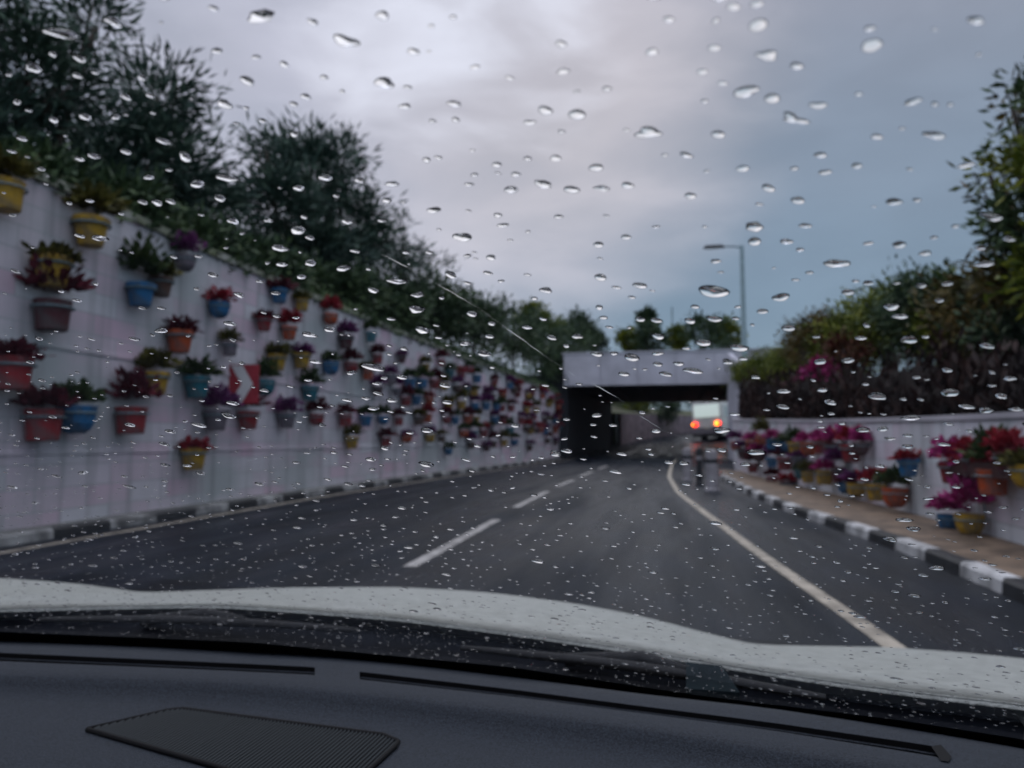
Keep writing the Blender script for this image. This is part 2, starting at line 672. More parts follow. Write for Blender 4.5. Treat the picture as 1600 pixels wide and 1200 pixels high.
b = MB()
b.grid([[(rwx(y), y, -.1) for y in ys], [(rwx(y), y, rtop(y)) for y in ys], [(rwx(y) + .25, y, rtop(y)) for y in ys], [(rwx(y) + .25, y, -.1) for y in ys]])
b.build('wall_face', A_WALLR, wr, inv=inv)
b = MB()
b.grid([[(rwx(y) - .03, y, rtop(y) + .003) for y in ys], [(rwx(y) - .03, y, rtop(y) + .07) for y in ys], [(rwx(y) + .28, y, rtop(y) + .07) for y in ys], [(rwx(y) + .28, y, rtop(y) - .05) for y in ys]])
b.build('coping', A_CONC, wr, inv=inv)

# banks behind the walls
b = MB()
b.grid([[(lwx(y) - .38, y, LTOP - .05) for y in ys], [(-12, y, LTOP + .35) for y in ys], [(-20, y, LTOP + .9) for y in ys], [(-80, y, LTOP + 1.2) for y in ys], [(-80, y, -.4) for y in ys]])
struct(b.build('bank', A_SOIL, smooth=False))
b = MB()
b.grid([[(rwx(y) + .23, y, rtop(y) - .12) for y in ys], [(9, y, rtop(y) + .1) for y in ys], [(80, y, rtop(y) + .3) for y in ys], [(80, y, -.4) for y in ys]])
struct(b.build('bank', A_SOIL))

# ------------------------------------------------------------------ bridge and underpass
YB, YE = 52.0, 74.0
pTL = on_y(886, 605, YB)
pTR = on_y(1136, 605, YB)
ZC = pTL.z                        # clear height
ZP = on_y(1000, 552, YB).z        # parapet top
br = thing('road_bridge', (-1.5, YB, 0), 'grey concrete bridge carrying a road over the dark underpass', 'bridge')
inv = Matrix.Translation((1.5, -YB, 0))
xl, xr = pTL.x, pTR.x
b = MB()
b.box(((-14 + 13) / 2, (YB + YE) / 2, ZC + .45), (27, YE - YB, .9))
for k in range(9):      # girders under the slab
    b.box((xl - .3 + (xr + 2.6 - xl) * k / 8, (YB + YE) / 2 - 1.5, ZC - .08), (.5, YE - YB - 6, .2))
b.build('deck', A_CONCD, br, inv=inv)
b = MB()
for k in range(6):                # cast panels with open joints, a recessed spine behind
    w_ = (8.4 - xl) / 6
    b.box((xl - .2 + w_ * (k + .5), YB - .2, (ZC + ZP) / 2 + .03), (w_ - .05, .38, ZP - ZC - .06))
b.box(((xl - .2 + 8.2) / 2, YB - .18, (ZC + ZP) / 2 + .02), (8.0 - xl, .26, ZP - ZC - .12))
b.build('parapet', A_CONC, br, inv=inv)
b = MB()
b.box(((xl - .2 + 8.2) / 2, YB - .2, ZP + .05), (8.6 - xl, .5, .1))
b.build('coping', A_CONC, br, inv=inv)
b = MB()      # far parapet
b.box((0, YE + .2, (ZC + ZP) / 2), (24, .3, ZP - ZC))
b.build('parapet', A_CONC, br, inv=inv)
b = MB()      # left abutment
yy = np.linspace(YB, YE, 8)


def lab(y):
    return xl + (-5.5 - xl) * ((y - YB) / (YE - YB)) ** 1.4


def rab(y):
    return xr + (7.6 - xr) * ((y - YB) / (YE - YB)) ** 1.2


b.grid([[(lab(y), y, -.2) for y in yy], [(lab(y), y, ZC) for y in yy], [(lab(y) - 2.5, y, ZC) for y in yy], [(lab(y) - 2.5, y, -.2) for y in yy]])
b.quad((xl - 2.5, YB, -.2), (xl, YB, -.2), (xl, YB, ZC), (xl - 2.5, YB, ZC))
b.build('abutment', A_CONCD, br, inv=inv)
b = MB()
b.grid([[(rab(y), y, -.2) for y in yy], [(rab(y), y, ZC) for y in yy], [(rab(y) + 2.5, y, ZC) for y in yy], [(rab(y) + 2.5, y, -.2) for y in yy]])
b.quad((xr, YB, -.2), (xr + 2.5, YB, -.2), (xr + 2.5, YB, ZC), (xr, YB, ZC))
b.build('abutment', A_CONC, br, inv=inv)
b = MB()      # wing wall beside the opening, its top sloping down
q = [(xr + .02, YB - .6), (xr + 2.2, YB - 4.5)]
for (x0, y0), (x1, y1), z0, z1 in ((q[0], q[1], ZP - .2, 4.0),):
    b.quad((x0, y0, -.2), (x1, y1, -.2), (x1, y1, z1), (x0, y0, z0))
    b.quad((x1 + .3, y1, -.2), (x0 + .3, y0, -.2), (x0 + .3, y0, z0), (x1 + .3, y1, z1))
    b.quad((x0, y0, z0), (x1, y1, z1), (x1 + .3, y1, z1), (x0 + .3, y0, z0))
b.build('wing_wall', A_CONC, br, inv=inv)

# banks beyond the bridge and the wall along the far curve
ys2 = list(np.linspace(YE, 126, 30))


def fl(y):
    x, z = farc(y)
    return x - 5.2 - .4 * max(0, (y - 80) / 20)


fw = thing('far_wall', (fl(YE), YE, 0), 'dim pinkish wall curving along the road beyond the underpass', 'wall')
inv = Matrix.Translation((-fl(YE), -YE, 0))
b = MB()
b.grid([[(fl(y), y, -.2) for y in ys2], [(fl(y), y, 4.0 + (y - YE) * .02) for y in ys2], [(fl(y) - .4, y, 4.0 + (y - YE) * .02) for y in ys2], [(fl(y) - .4, y, -.2) for y in ys2]])
b.build('wall_face', mat('far_wall_paint', (.28, .22, .24), .8, var=.5, vscale=1.2), fw, inv=inv)
b = MB()
b.grid([[(fl(y) - .38, y, 3.9 + (y - YE) * .02) for y in ys2], [(fl(y) - 9, y, 5.8) for y in ys2], [(-90, y, 6.5) for y in ys2], [(-90, y, -.4) for y in ys2]])
b.quad((-90, YE - .1, -.4), (fl(YE) - .4, YE - .1, -.4), (fl(YE) - .4, YE - .1, 4), (-90, YE - .1, 6.5))
struct(b.build('bank', A_SOIL))
b = MB()
b.grid([[(farc(y)[0] + 6.5 + .5 * max(0, (y - 80) / 20), y, farc(y)[1] - .2) for y in ys2], [(farc(y)[0] + 8.5, y + 1, farc(y)[1] + 2.2) for y in ys2], [(90, y + 1, 6) for y in ys2], [(90, y, -.4) for y in ys2]])
struct(b.build('bank', A_SOIL))

# ------------------------------------------------------------------ vegetation
def crown(b, c, r, n, size, rng, mi=0, up=.35, asp=.34, flat=.0, clumps=None, shell=.55):
    """leaves in clumps through an ellipsoid volume around c"""
    c = Vector(c)
    k = clumps or max(8, int(n / 70))
    cl = []
    for _ in range(k):
        while True:
            d = Vector((rng.uniform(-1, 1), rng.uniform(-1, 1), rng.uniform(-1, 1)))
            if d.length < 1:
                break
        d = d.normalized() * (shell + (1 - shell) * rng.random()) * rng.uniform(.55, 1.08)
        cl.append((Vector((d.x * r[0], d.y * r[1], d.z * r[2])), rng.uniform(.10, .26) * min(r) + .12, d))
    for i in range(n):
        o, s, d = cl[rng.randrange(k)]
        g = Vector((rng.gauss(0, 1), rng.gauss(0, 1), rng.gauss(0, .8))) * s
        p = c + o + g
        out = (o + g * 1.2)
        out = out.normalized() if out.length > 0 else Vector((0, 0, 1))
        dr = out + Vector((rng.gauss(0, .5), rng.gauss(0, .5), rng.gauss(up, .5)))
        b.leaf(p, dr, Vector((rng.gauss(0, 1), rng.gauss(0, 1), rng.gauss(0, 1))), size * rng.uniform(.6, 1.5), size * asp * rng.uniform(.7, 1.3), mi)
    return cl


def tree(name, base, crowns, lm, label, cat, seed, trunk_r=.16, n=5000, leaf=.22, group=None, up=.35, asp=.34, stems=1, mats=None, shell=.55):
    rng = random.Random(seed)
    base = Vector(base)
    t = thing(name, base, label, cat, group=group)
    inv = Matrix.Translation(-base)
    tb, cb = MB(), MB()
    tot = sum(c[1][0] * c[1][1] * c[1][2] for c in crowns) ** 1
    for ci, (c, r) in enumerate(crowns):
        mi = 0 if not mats else ci % len(mats)
        k = int(n * (r[0] * r[1] * r[2]) / tot)
        cl = crown(cb, c, r, k, leaf, rng, mi, up, asp, shell=shell)
        c = Vector(c)
        for s in range(stems if ci == 0 else 1):
            p0 = base + Vector((rng.uniform(-.3, .3) * (stems > 1), rng.uniform(-.3, .3) * (stems > 1), -.1))
            fork = p0.lerp(c, .55) + Vector((rng.uniform(-.2, .2), rng.uniform(-.2, .2), 0))
            rr = trunk_r * (1 if ci == 0 else .6)
            tb.tube([p0, p0.lerp(fork, .5) + Vector((rng.uniform(-.1, .1), rng.uniform(-.1, .1), 0)), fork, c], [rr, rr * .8, rr * .6, rr * .3], 7)
            for o, sz, d in cl[::max(1, len(cl) // 14)]:
                e = c + o * .92
                tb.tube([fork.lerp(c, rng.random()), (fork + e) / 2 + Vector((0, 0, .1)), e], [rr * .32, rr * .18, rr * .06], 5)
    tb.build('trunk', A_BARK, t, inv=inv, smooth=True)
    cb.build('crown', mats or lm, t, inv=inv)
    return t


def at(px, py, X):
    d = ray(px, py)
    return CAM + d * (X / d.x)


def crown_at(px, py, X, rpx, rpy, ry=None):
    c = at(px, py, X)
    k = (c - CAM).dot(FW) / FPX
    return (tuple(c), (rpx * k, (ry or (rpx + rpy) / 2 * k), rpy * k))


# left trees behind the tall wall
c1 = [crown_at(230, 260, -11.5, 105, 110), crown_at(120, 300, -11.5, 110, 80), crown_at(245, 150, -11.5, 60, 60), crown_at(325, 330, -11.5, 55, 60)]
tree('tree', (-11.5, c1[0][0][1], LTOP + .2), c1, L_BLUE, 'broad dark feathery tree behind the tall wall, second from the near end', 'tree', 1, .2, 10500, .30, 'trees behind the tall wall', asp=.22)
c1 = [crown_at(40, 120, -10.5, 130, 90), crown_at(-60, 220, -10.5, 110, 90), crown_at(150, 40, -10.5, 60, 60), crown_at(-40, 20, -10.5, 110, 80), crown_at(20, 270, -10.5, 90, 50)]
tree('tree', (-10.5, c1[0][0][1], LTOP + .2), c1, L_BLUE, 'tall dark tree overhanging the near end of the tall wall', 'tree', 2, .2, 7500, .26, 'trees behind the tall wall', asp=.22)
c1 = [crown_at(480, 270, -11, 85, 60), crown_at(430, 330, -11, 60, 80), crown_at(545, 350, -11, 75, 60), crown_at(480, 400, -11, 110, 55), crown_at(530, 240, -11, 35, 35), crown_at(415, 235, -11, 28, 30)]
tree('tree', (-11, c1[0][0][1], LTOP + .2), c1, L_BLUE, 'round bushy tree with grey-green crown rising alone above middle of tall wall', 'tree', 3, .2, 14000, .34, 'trees behind the tall wall', asp=.2)
c1 = [crown_at(628, 390, -11, 40, 45), crown_at(650, 430, -11, 50, 38), crown_at(600, 420, -11, 45, 40), crown_at(632, 350, -11, 18, 24)]
tree('tree', (-11, c1[0][0][1], LTOP + .2), c1, L_BLUE, 'thin wispy small tree just beyond the round bushy tree', 'tree', 4, .12, 2600, .36, 'trees behind the tall wall', asp=.16)
# line of shrubs along the wall top
SH = [(40, 285, -8.9, 80, 30), (170, 330, -8.9, 90, 32), (300, 385, -8.9, 80, 34), (405, 420, -8.9, 70, 34), (520, 455, -9.2, 80, 42), (600, 480, -9.2, 60, 45), (675, 482, -9.5, 60, 52), (740, 505, -9.5, 55, 55),
      (800, 525, -9.5, 50, 60), (850, 540, -9.5, 45, 62), (893, 540, -9.3, 36, 40), (868, 582, -7.9, 20, 34)]
for i, (px, py, X, a, h) in enumerate(SH):
    c = [crown_at(px, py, X, a, h), crown_at(px + a * .5, py + h * .25, X, a * .6, h * .8), crown_at(px - a * .4, py - h * .35, X, a * .5, h * .7)]
    tree('shrub', (X, c[0][0][1], LTOP + .1), c, L_DARK, ordinal(i) + ' shrub from near end in dark row topping the tall wall', 'shrub', 20 + i,
         .07, 3600, .22 if i < 5 else .30, 'shrubs along the top of the tall wall', asp=.35, stems=2, shell=.3)
# trees on the far side of the bridge
FT = [(862, 520, 84, 34, 40), (905, 515, 88, 30, 34), (835, 500, 84, 26, 34), (928, 535, 92, 18, 22), (985, 535, 92, 18, 20), (1020, 528, 90, 26, 26), (1060, 530, 96, 14, 22), (1098, 522, 86, 34, 32), (1135, 525, 88, 24, 30), (1010, 500, 92, 14, 14)]
for i, (px, py, Y, a, h) in enumerate(FT):
    c = on_y(px, py, Y)
    k = (c - CAM).dot(FW) / FPX
    cr = [(tuple(c), (a * k, a * k, h * k)), (tuple(c + Vector((a * k * .5, 0, -h * k * .4))), (a * k * .6, a * k * .6, h * k * .6)), (tuple(c + Vector((-a * k * .4, 0, h * k * .4))), (a * k * .5, a * k * .5, h * k * .6))]
    tree('tree', (c.x, c.y, 5.5), cr, L_DARK if i % 2 else L_OLIVE, ordinal(i) + ' tree counted rightward in the hazy line standing beyond the bridge parapet', 'tree', 60 + i, .14, 1500, .5, 'trees beyond the bridge', asp=.4)
# trees beyond the exit of the underpass
for i, (px, py, Y, a, h, lab_) in enumerate([(968, 630, 98, 30, 26, 'olive tree glimpsed through the underpass at its far left'), (1085, 618, 118, 42, 24, 'broad green tree glimpsed through the underpass above the bus'), (1135, 625, 112, 30, 26, 'green tree glimpsed through the underpass behind the bus roof'), (990, 632, 92, 36, 16, 'pale green tree glimpsed through the underpass above the far wall'), (1042, 640, 88, 20, 34, 'dark dense tree glimpsed through the underpass beside the bus')]):
    c = on_y(px, py, Y)
    k = (c - CAM).dot(FW) / FPX
    tree('tree', (c.x, c.y, 3.0), [(tuple(c), (a * k, a * k * .8, h * k)), (tuple(c + Vector((.6, .5, -.6))), (a * k * .6, a * k * .6, h * k * .8))], [L_OLIVE, L_DARK, L_OLIVE, L_OLIVE, L_DARK][i], lab_, 'tree', 80 + i, .12, 2500, .3, shell=.2)

# right side shrubs and trees behind the low wall: px, crown centre py, lateral, half sizes
RS = [(1150, 590, 4.5, 20, 30, L_OLIVE), (1168, 585, 5.0, 26, 28, L_OLIVE), (1190, 575, 5.6, 34, 34, L_OLIVE), (1232, 565, 6.2, 34, 44, L_OLIVE), (1275, 525, 6.0, 44, 50, L_WARM), (1330, 520, 6.6, 50, 60, L_OLIVE), (1385, 490, 6.6, 60, 70, L_OLIVE),
      (1440, 480, 6.4, 55, 75, L_DARK), (1490, 500, 6.8, 60, 70, L_OLIVE), (1548, 490, 6.2, 70, 80, L_WARM), (1630, 500, 6.0, 80, 100, L_DARK)]
for i, (px, py, X, a, h, lm) in enumerate(RS):
    c = [crown_at(px, py, X, a, h * .75), crown_at(px + a * .45, py - h * .3, X, a * .6, h * .55), crown_at(px - a * .5, py + h * .25, X, a * .7, h * .6), crown_at(px + a * .1, py + h * .75, X + .3, a * .8, h * .45)]
    y = c[0][0][1]
    tree('shrub', (X, y, rtop(y) + .02), c, lm, ordinal(i) + ' tall shrub from the bridge in the green hedge row behind the low wall', 'shrub', 100 + i, .07, 5200, .17, 'shrubs behind the low wall', asp=.42, stems=5, shell=.35)
# bougainvillea
for i, (px, py, X, a, h, lm, lab_) in enumerate([(1283, 580, 5.0, 20, 17, L_MAG, 'bright magenta bougainvillea bush behind the low wall'), (1325, 545, 5.6, 28, 20, L_DRED, 'dull red flowering bush among the green shrubs behind the low wall'),
                                               (1262, 605, 4.9, 26, 20, leafmat('petal_maroon', (.05, .008, .02), (.10, .012, .04), (.07, .02, .03), 2), 'dark maroon bush low beside the bright magenta bougainvillea'), (1470, 635, 4.8, 18, 14, L_RED, 'small dark red bush low in front of the brown fence')]):
    c = [crown_at(px, py, X, a, h), crown_at(px + a * .6, py + h * .5, X, a * .6, h * .6)]
    y = c[0][0][1]
    tree('flowering_bush', (X, y, rtop(y)), c, lm, lab_, 'bush', 130 + i, .04, 900, .14, asp=.7, stems=3, shell=.3)
# overhanging tree at the near right
c1 = [crown_at(1640, 140, 5.0, 50, 34), crown_at(1580, 165, 5.0, 34, 14), crown_at(1545, 268, 4.9, 42, 9), crown_at(1600, 345, 5.0, 52, 38), crown_at(1590, 430, 5.2, 62, 44), crown_at(1590, 262, 5.0, 36, 22), crown_at(1600, 215, 5.0, 40, 12), crown_at(1560, 310, 5.0, 26, 14),
      crown_at(1660, 260, 5.1, 50, 60)]
tree('tree', (6.2, c1[3][0][1] + .5, 1.45), [crown_at(1700, 400, 5.6, 80, 90)] + c1, L_WARM, 'near tree with ragged olive and orange-tinged branches leaning over the low wall', 'tree', 150, .16, 6200, .17, asp=.4,
     mats=[L_OLIVE, L_DARK, L_WARM], up=.1)
# dark timber fence under the shrubs
f = thing('timber_fence', (4.6, 20, 0), 'dark brown upright timber paling fence behind the low wall', 'fence')
inv = Matrix.Translation((-4.6, -20, 0))
rng = random.Random(5)
b = MB()
rl = MB()
y = 5.0
while y < 47:
    x = rwx(y) + .75 + .25 * math.sin(y * .7) * .1
    h = .62 + .02 * y + rng.uniform(-.06, .08)
    b.box((x, y, rtop(y) + h / 2 - .1), (.03, .10 + rng.uniform(0, .04), h + .2), rz=rng.uniform(-.1, .1))
    y += .155
b.build('paling', A_FEN, f, inv=inv)['kind'] = 'stuff'
for dz in (.18, .5):
    rl.tube([(rwx(y) + .80, y, rtop(y) + dz + (.012 * y if dz > .3 else 0)) for y in np.linspace(5, 47, 40)], .035, 6)
rl.build('rail', A_FEN, f, inv=inv)
# brown undergrowth behind the fence
b = MB()
rng = random.Random(9)
for i in range(15000):
    y = rng.uniform(6, 48)
    p = Vector((rwx(y) + (rng.uniform(1.0, 2.4) if i % 3 else rng.uniform(.4, .7)), y, rtop(y) + rng.random() ** 1.2 * (1.0 + .03 * y) * (.55 + .45 * math.sin(y * 1.9) * math.sin(y * .77 + 1))))
    b.leaf(p, Vector((rng.gauss(0, .5), rng.gauss(0, .5), 1)), Vector((rng.gauss(0, 1), rng.gauss(0, 1), rng.gauss(0, 1))), rng.uniform(.12, .3), .08)
tag(b.build('undergrowth', L_BROWN), 'dark brown tangled undergrowth behind the timber fence', 'undergrowth', kind='stuff')
# creeper hanging over the wall top at its near half
b = MB()
for i in range(6500):
    y = rng.uniform(5, 52)
    u = rng.random()
    p = Vector((lwx(y) + .12 - .9 * u, y, LTOP + .12 + .35 * u + rng.gauss(0, .08) - (0.22 * rng.random() if u < .2 else 0)))
    b.leaf(p, Vector((rng.gauss(.3, .5), rng.gauss(0, .5), rng.gauss(.2, .5))), Vector((rng.gauss(0, 1), rng.gauss(0, 1), 1)), rng.uniform(.1, .24), .08)
tag(b.build('creeper', L_DARK), 'green creeper and weeds trailing along the top edge of the tall wall', 'creeper', kind='stuff')

# ------------------------------------------------------------------ street lamps
def lamp(px, ptop, Y, zb, label, arm=-1, r=.2, head=True):
    p = on_y(px, ptop, Y)
    t = thing('street_lamp', (p.x, Y, zb), label, 'street lamp')
    h = p.z - zb
    b = MB()
    b.tube([(0, 0, 0), (0, 0, .5), (0, 0, .52), (0, 0, h)], [r * 1.5, r * 1.5, r, r * .65], 12)
    b.build('pole', A_STEEL, t, smooth=True)
    if head:
        b = MB()
        b.tube([(0, 0, h - .12), (arm * .5, 0, h - .02), (arm * 1.3, 0, h + .02)], [.06, .05, .05], 8)
        b.build('arm', A_STEEL, t, smooth=True)
        b = MB()
        b.box((arm * 1.75, 0, h + .04), (1.35, .42, .16), taper=.75)
        b.build('lamp_head', A_DARK, t)
        b = MB()
        b.box((arm * 1.78, 0, h - .06), (.8, .3, .04))
        b.build('lens', mat('lamp_lens', (.35, .37, .38), .25), t)
    return t


lamp(1159, 384, 49.6, 2.55, 'tall grey street lamp standing at the right end of the bridge')
lamp(1050, 480, 96, 5.5, 'slim distant lamp post among the trees beyond the bridge', head=False, r=.17)
lamp(940, 506, 110, 5.5, 'short faint post between two tree groups beyond the bridge', head=False, r=.14)

# ------------------------------------------------------------------ bus
bus = thing('bus', (0, 0, 0), 'white bus with glowing red tail lights leaving the underpass', 'bus')
pb = on_y(1107, 688, 79)
zb = farc(79)[1]
bus.location = (pb.x, 79, zb)
bus.scale = (1.3, 1.3, 1.3)
bus.rotation_euler = (0, R(-3.0), R(-24))
A_BUSW = mat('bus_white', (.85, .87, .83), .35, var=.12, vscale=2)
A_BUSG = mat('bus_lower', (.24, .22, .25), .5)
A_GLS = mat('bus_glass', (.62, .72, .70), .2)
A_GLOW = mat('bus_window_added_glow', (.62, .72, .70), .2, emit=((.80, .92, .86), .38))  # glow added to the rear window so the bus reads bright
A_RUB = mat('rubber', (.015, .015, .016), .8)
b = MB()
prof = [(-1.2, .45), (-1.22, 1.3), (-1.2, 3.0), (-1.05, 3.28), (1.05, 3.28), (1.2, 3.0), (1.22, 1.3), (1.2, .45)]
ysb = [0, .12, 7.8, 8.0]
rows = []
for i, y in enumerate(ysb):
    k = .97 if i in (0, 3) else 1.0
    rows.append([(x * k, y, .45 + (z - .45) * (1 if k == 1 else .985)) for x, z in prof])
b.grid(rows, mi=lambda i, j: 0)
for y, o in ((0, 1), (8.0, -1)):
    r_ = rows[0] if y == 0 else rows[-1]
    k = len(b.v)
    b.v += [tuple(p) for p in r_]
    b.f.append(tuple(range(k, k + 8)))
    b.m.append(0)
k = len(b.v)
b.quad(rows[0][0], rows[-1][0], rows[-1][7], rows[0][7])
b.build('body', A_BUSW, bus)
b = MB()
b.box((0, -.02, .78), (2.3, .06, .66))
b.build('rear_panel', A_BUSG, bus)
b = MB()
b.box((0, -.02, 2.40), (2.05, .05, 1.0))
b.build('rear_window', A_GLOW, bus)
for s in (-1, 1):
    b = MB()
    for q in range(4):
        b.box((s * 1.225, 1.3 + q * 1.7, 2.35), (.03, 1.5, .8))
    b.build('side_window', A_GLS, bus)
b = MB()
b.box((0, -.1, .48), (2.36, .22, .26))
b.build('bumper', A_RUB, bus)
A_TAIL = mat('tail_light', (.6, .02, .01), .3, emit=((1, .02, .006), 5))
A_IND = mat('indicator_light', (.8, .25, .02), .3, emit=((1, .22, .015), 6))
for s in (-1, 1):
    b = MB()
    b.lathe([(0, -.07), (.13, -.06), (.145, 0)], 14)
    o = b.build('tail_light', A_TAIL, bus)
    o.location = (s * .98, -.03, 1.38)
    o.rotation_euler = (R(-90), 0, 0)
    o.scale = (1.15, 1.2, 1) if s < 0 else (.7, .8, 1)
    b = MB()
    b.lathe([(0, -.06), (.08, -.05), (.09, 0)], 14)
    o2 = b.build('indicator', A_IND, bus)
    o2.location = (s * .98 - .20, -.03, 1.38)
    o2.rotation_euler = (R(-90), 0, 0)
    o2.scale = (1.7, 1.7, 1) if s > 0 else (1, 1, 1)
    for yw in (1.9, 6.3):
        b = MB()
        b.lathe([(.2, -.14), (.46, -.14), (.5, -.09), (.5, .09), (.46, .14), (.2, .14), (.0, .1)], 20)
        w = b.build('wheel', A_RUB, bus)
        w.location = (s * 1.05, yw, .5)
        w.rotation_euler = (0, R(90 * s), 0)
b = MB()
b.box((0, -.06, 1.02), (.5, .03, .14))
b.build('number_plate', mat('plate_white', (.6, .6, .5), .5), bus)

# ------------------------------------------------------------------ posts at the road split
def post(px, py, h, r, m, label, name, flare=1.0):
    p = on_z(px, py)
    t = thing(name, (p.x, p.y, 0), label, 'post', rz=.3)
    b = MB()
    b.lathe([(r * 1.25, 0), (r * 1.25, .06), (r, .09), (r * flare, h * .9), (r * flare * .93, h), (r * .5, h + .03), (0, h + .035)], 16)
    b.build('shaft', m, t, smooth=False)
    b = MB()
    b.lathe([(r * flare * 1.01 + .002, h * .70), (r * flare * 1.04 + .004, h * .705), (r * flare * 1.04 + .004, h * .79), (r * flare * 1.01 + .002, h * .795)], 16)
    b.build('reflector_band', A_CONCD if m is A_CONCW else A_CONCW, t)
    return t


post(1074, 752, .98, .12, A_CONCW, 'pale concrete post at the road split, the one next to the curved white line', 'road_post', 1.15)
post(1113, 768, .98, .15, A_CONCW, 'thick pale concrete post at the road split, nearest the pavement kerb', 'road_post', 1.0)
post(1093, 758, 1.0, .085, A_DARK, 'slim dark bollard between two pale concrete posts at the road split', 'bollard', .9)

# ------------------------------------------------------------------ chevron signs
A_SR = mat('sign_red', (.34, .02, .035), .45, var=.2, vscale=4)
A_SW = mat('sign_white', (.62, .60, .60), .45)
for px, py, Y, s, lab_ in ((371, 600, 12.6, .80, 'red chevron sign with white arrow on the near part of tall wall'), (682, 657, 28.0, .86, 'red chevron sign with white arrow farther along the tall wall near underpass')):
    c = on_y(px, py, Y)
    t = thing('chevron_sign', c, lab_, 'road sign', rz=R(14), group='chevron signs on the tall wall')
    h = s / 2
    b = MB()
    b.box((0, 0, 0), (s, .02, s * .92))
    b.build('board', A_SR, t)
    b = MB()
    w = s * .2
    for sg in (-1, 1):
        v = [(-.16 * s, sg * .44 * s), (-.16 * s + w * 1.35, sg * .44 * s), (.10 * s + w * 1.35, 0), (.10 * s, 0)]
        pts = [(x, -.014, z) for x, z in v]
        b.quad(*(pts if sg < 0 else pts[::-1]))
    b.build('chevron', A_SW, t)
    wxx = lwx(Y) - c.x
    for dz in (-.22, .22):
        b = MB()
        b.tube([(0, .03, dz * s), (wxx * .97 + .05, .03 + .1, dz * s)], .018, 6)
        b.build('bracket', A_STEEL, t)

# ------------------------------------------------------------------ flower pots
POTC = {'blue': (.015, .14, .32), 'teal': (.015, .15, .20), 'red': (.26, .018, .024), 'orange': (.46, .075, .018), 'yellow': (.44, .26, .02), 'maroon': (.075, .014, .02), 'grey': (.17, .14, .17), 'brown': (.10, .045, .03)}
PLANT = {'green': ((.015, .03, .010), (.035, .06, .02), (.07, .09, .03)), 'maroon': ((.035, .008, .014), (.08, .012, .022), (.13, .02, .03)), 'purple': ((.05, .02, .06), (.12, .03, .11), (.20, .05, .16)),
         'magenta': ((.17, .016, .08), (.32, .025, .14), (.42, .06, .22)), 'red': ((.16, .012, .02), (.30, .02, .03), (.2, .03, .05)), 'olive': ((.03, .032, .010), (.08, .075, .018), (.14, .12, .025))}
PNAME = {'green': 'dark green plant', 'maroon': 'maroon leaves', 'purple': 'purple flowers', 'magenta': 'magenta flowers', 'red': 'red flowers', 'olive': 'olive foliage'}
pot_me, plant_me = {}, {}
SHAPES = [[(0, 0), (.11, 0), (.125, .01), (.165, .25), (.185, .25), (.19, .265), (.19, .30), (.18, .31), (.165, .30), (.16, .27), (0, .27)],
          [(0, 0), (.13, 0), (.145, .012), (.155, .15), (.172, .29), (.178, .30), (.172, .31), (.16, .30), (.155, .27), (0, .27)],
          [(0, .02), (.08, .02), (.13, .06), (.165, .13), (.18, .22), (.19, .29), (.196, .30), (.19, .31), (.175, .30), (.17, .27), (0, .27)]]
for c, rgb in POTC.items():
    pm = mat('pot_' + c, rgb, .55, .3, var=.75, vscale=9, hue=tuple(q * .35 + .05 for q in rgb))
    for v, prof_ in enumerate(SHAPES):
        b = MB()
        b.lathe(prof_, 16)
        o = b.build('pot', pm, smooth=False)
        pot_me[c, v] = o.data
        bpy.data.objects.remove(o)
for kind, cols in PLANT.items():
    lm = leafmat('plant_' + kind, *cols, 6)
    for v in range(5):
        rng = random.Random(len(kind) * 5 + v * 11 + ord(kind[0]))
        b = MB()
        for i in range(260):
            a, e = rng.uniform(0, 2 * PI), rng.uniform(-.25, 1.3)
            d = Vector((math.cos(a) * math.cos(e), math.sin(a) * math.cos(e), math.sin(e)))
            r_ = rng.uniform(.02, .17) * (1 + .18 * math.sin((2 + v) * a + v))
            tall = (1.0, .8, .65, 1.2, .9)[v]
            p = Vector((0, 0, .29)) + Vector((d.x * r_ * 1.15, d.y * r_, abs(d.z) * r_ * tall))
            b.leaf(p, d + Vector((0, 0, .15)), Vector((rng.gauss(0, 1), rng.gauss(0, 1), rng.gauss(0, 1))), rng.uniform(.05, .105), rng.uniform(.035, .065))
        o = b.build('plant', lm)
        plant_me[kind, v] = o.data
        bpy.data.objects.remove(o)
b = MB()
b.tube([(-.195, 0, .46), (-.197, 0, .26)] + [(-.193 * math.cos(2 * PI * k / 12), -.193 * math.sin(2 * PI * k / 12), .235) for k in range(12)], .011, 5)
o = b.build('bracket', A_STEEL)
brk_me = o.data
bpy.data.objects.remove(o)

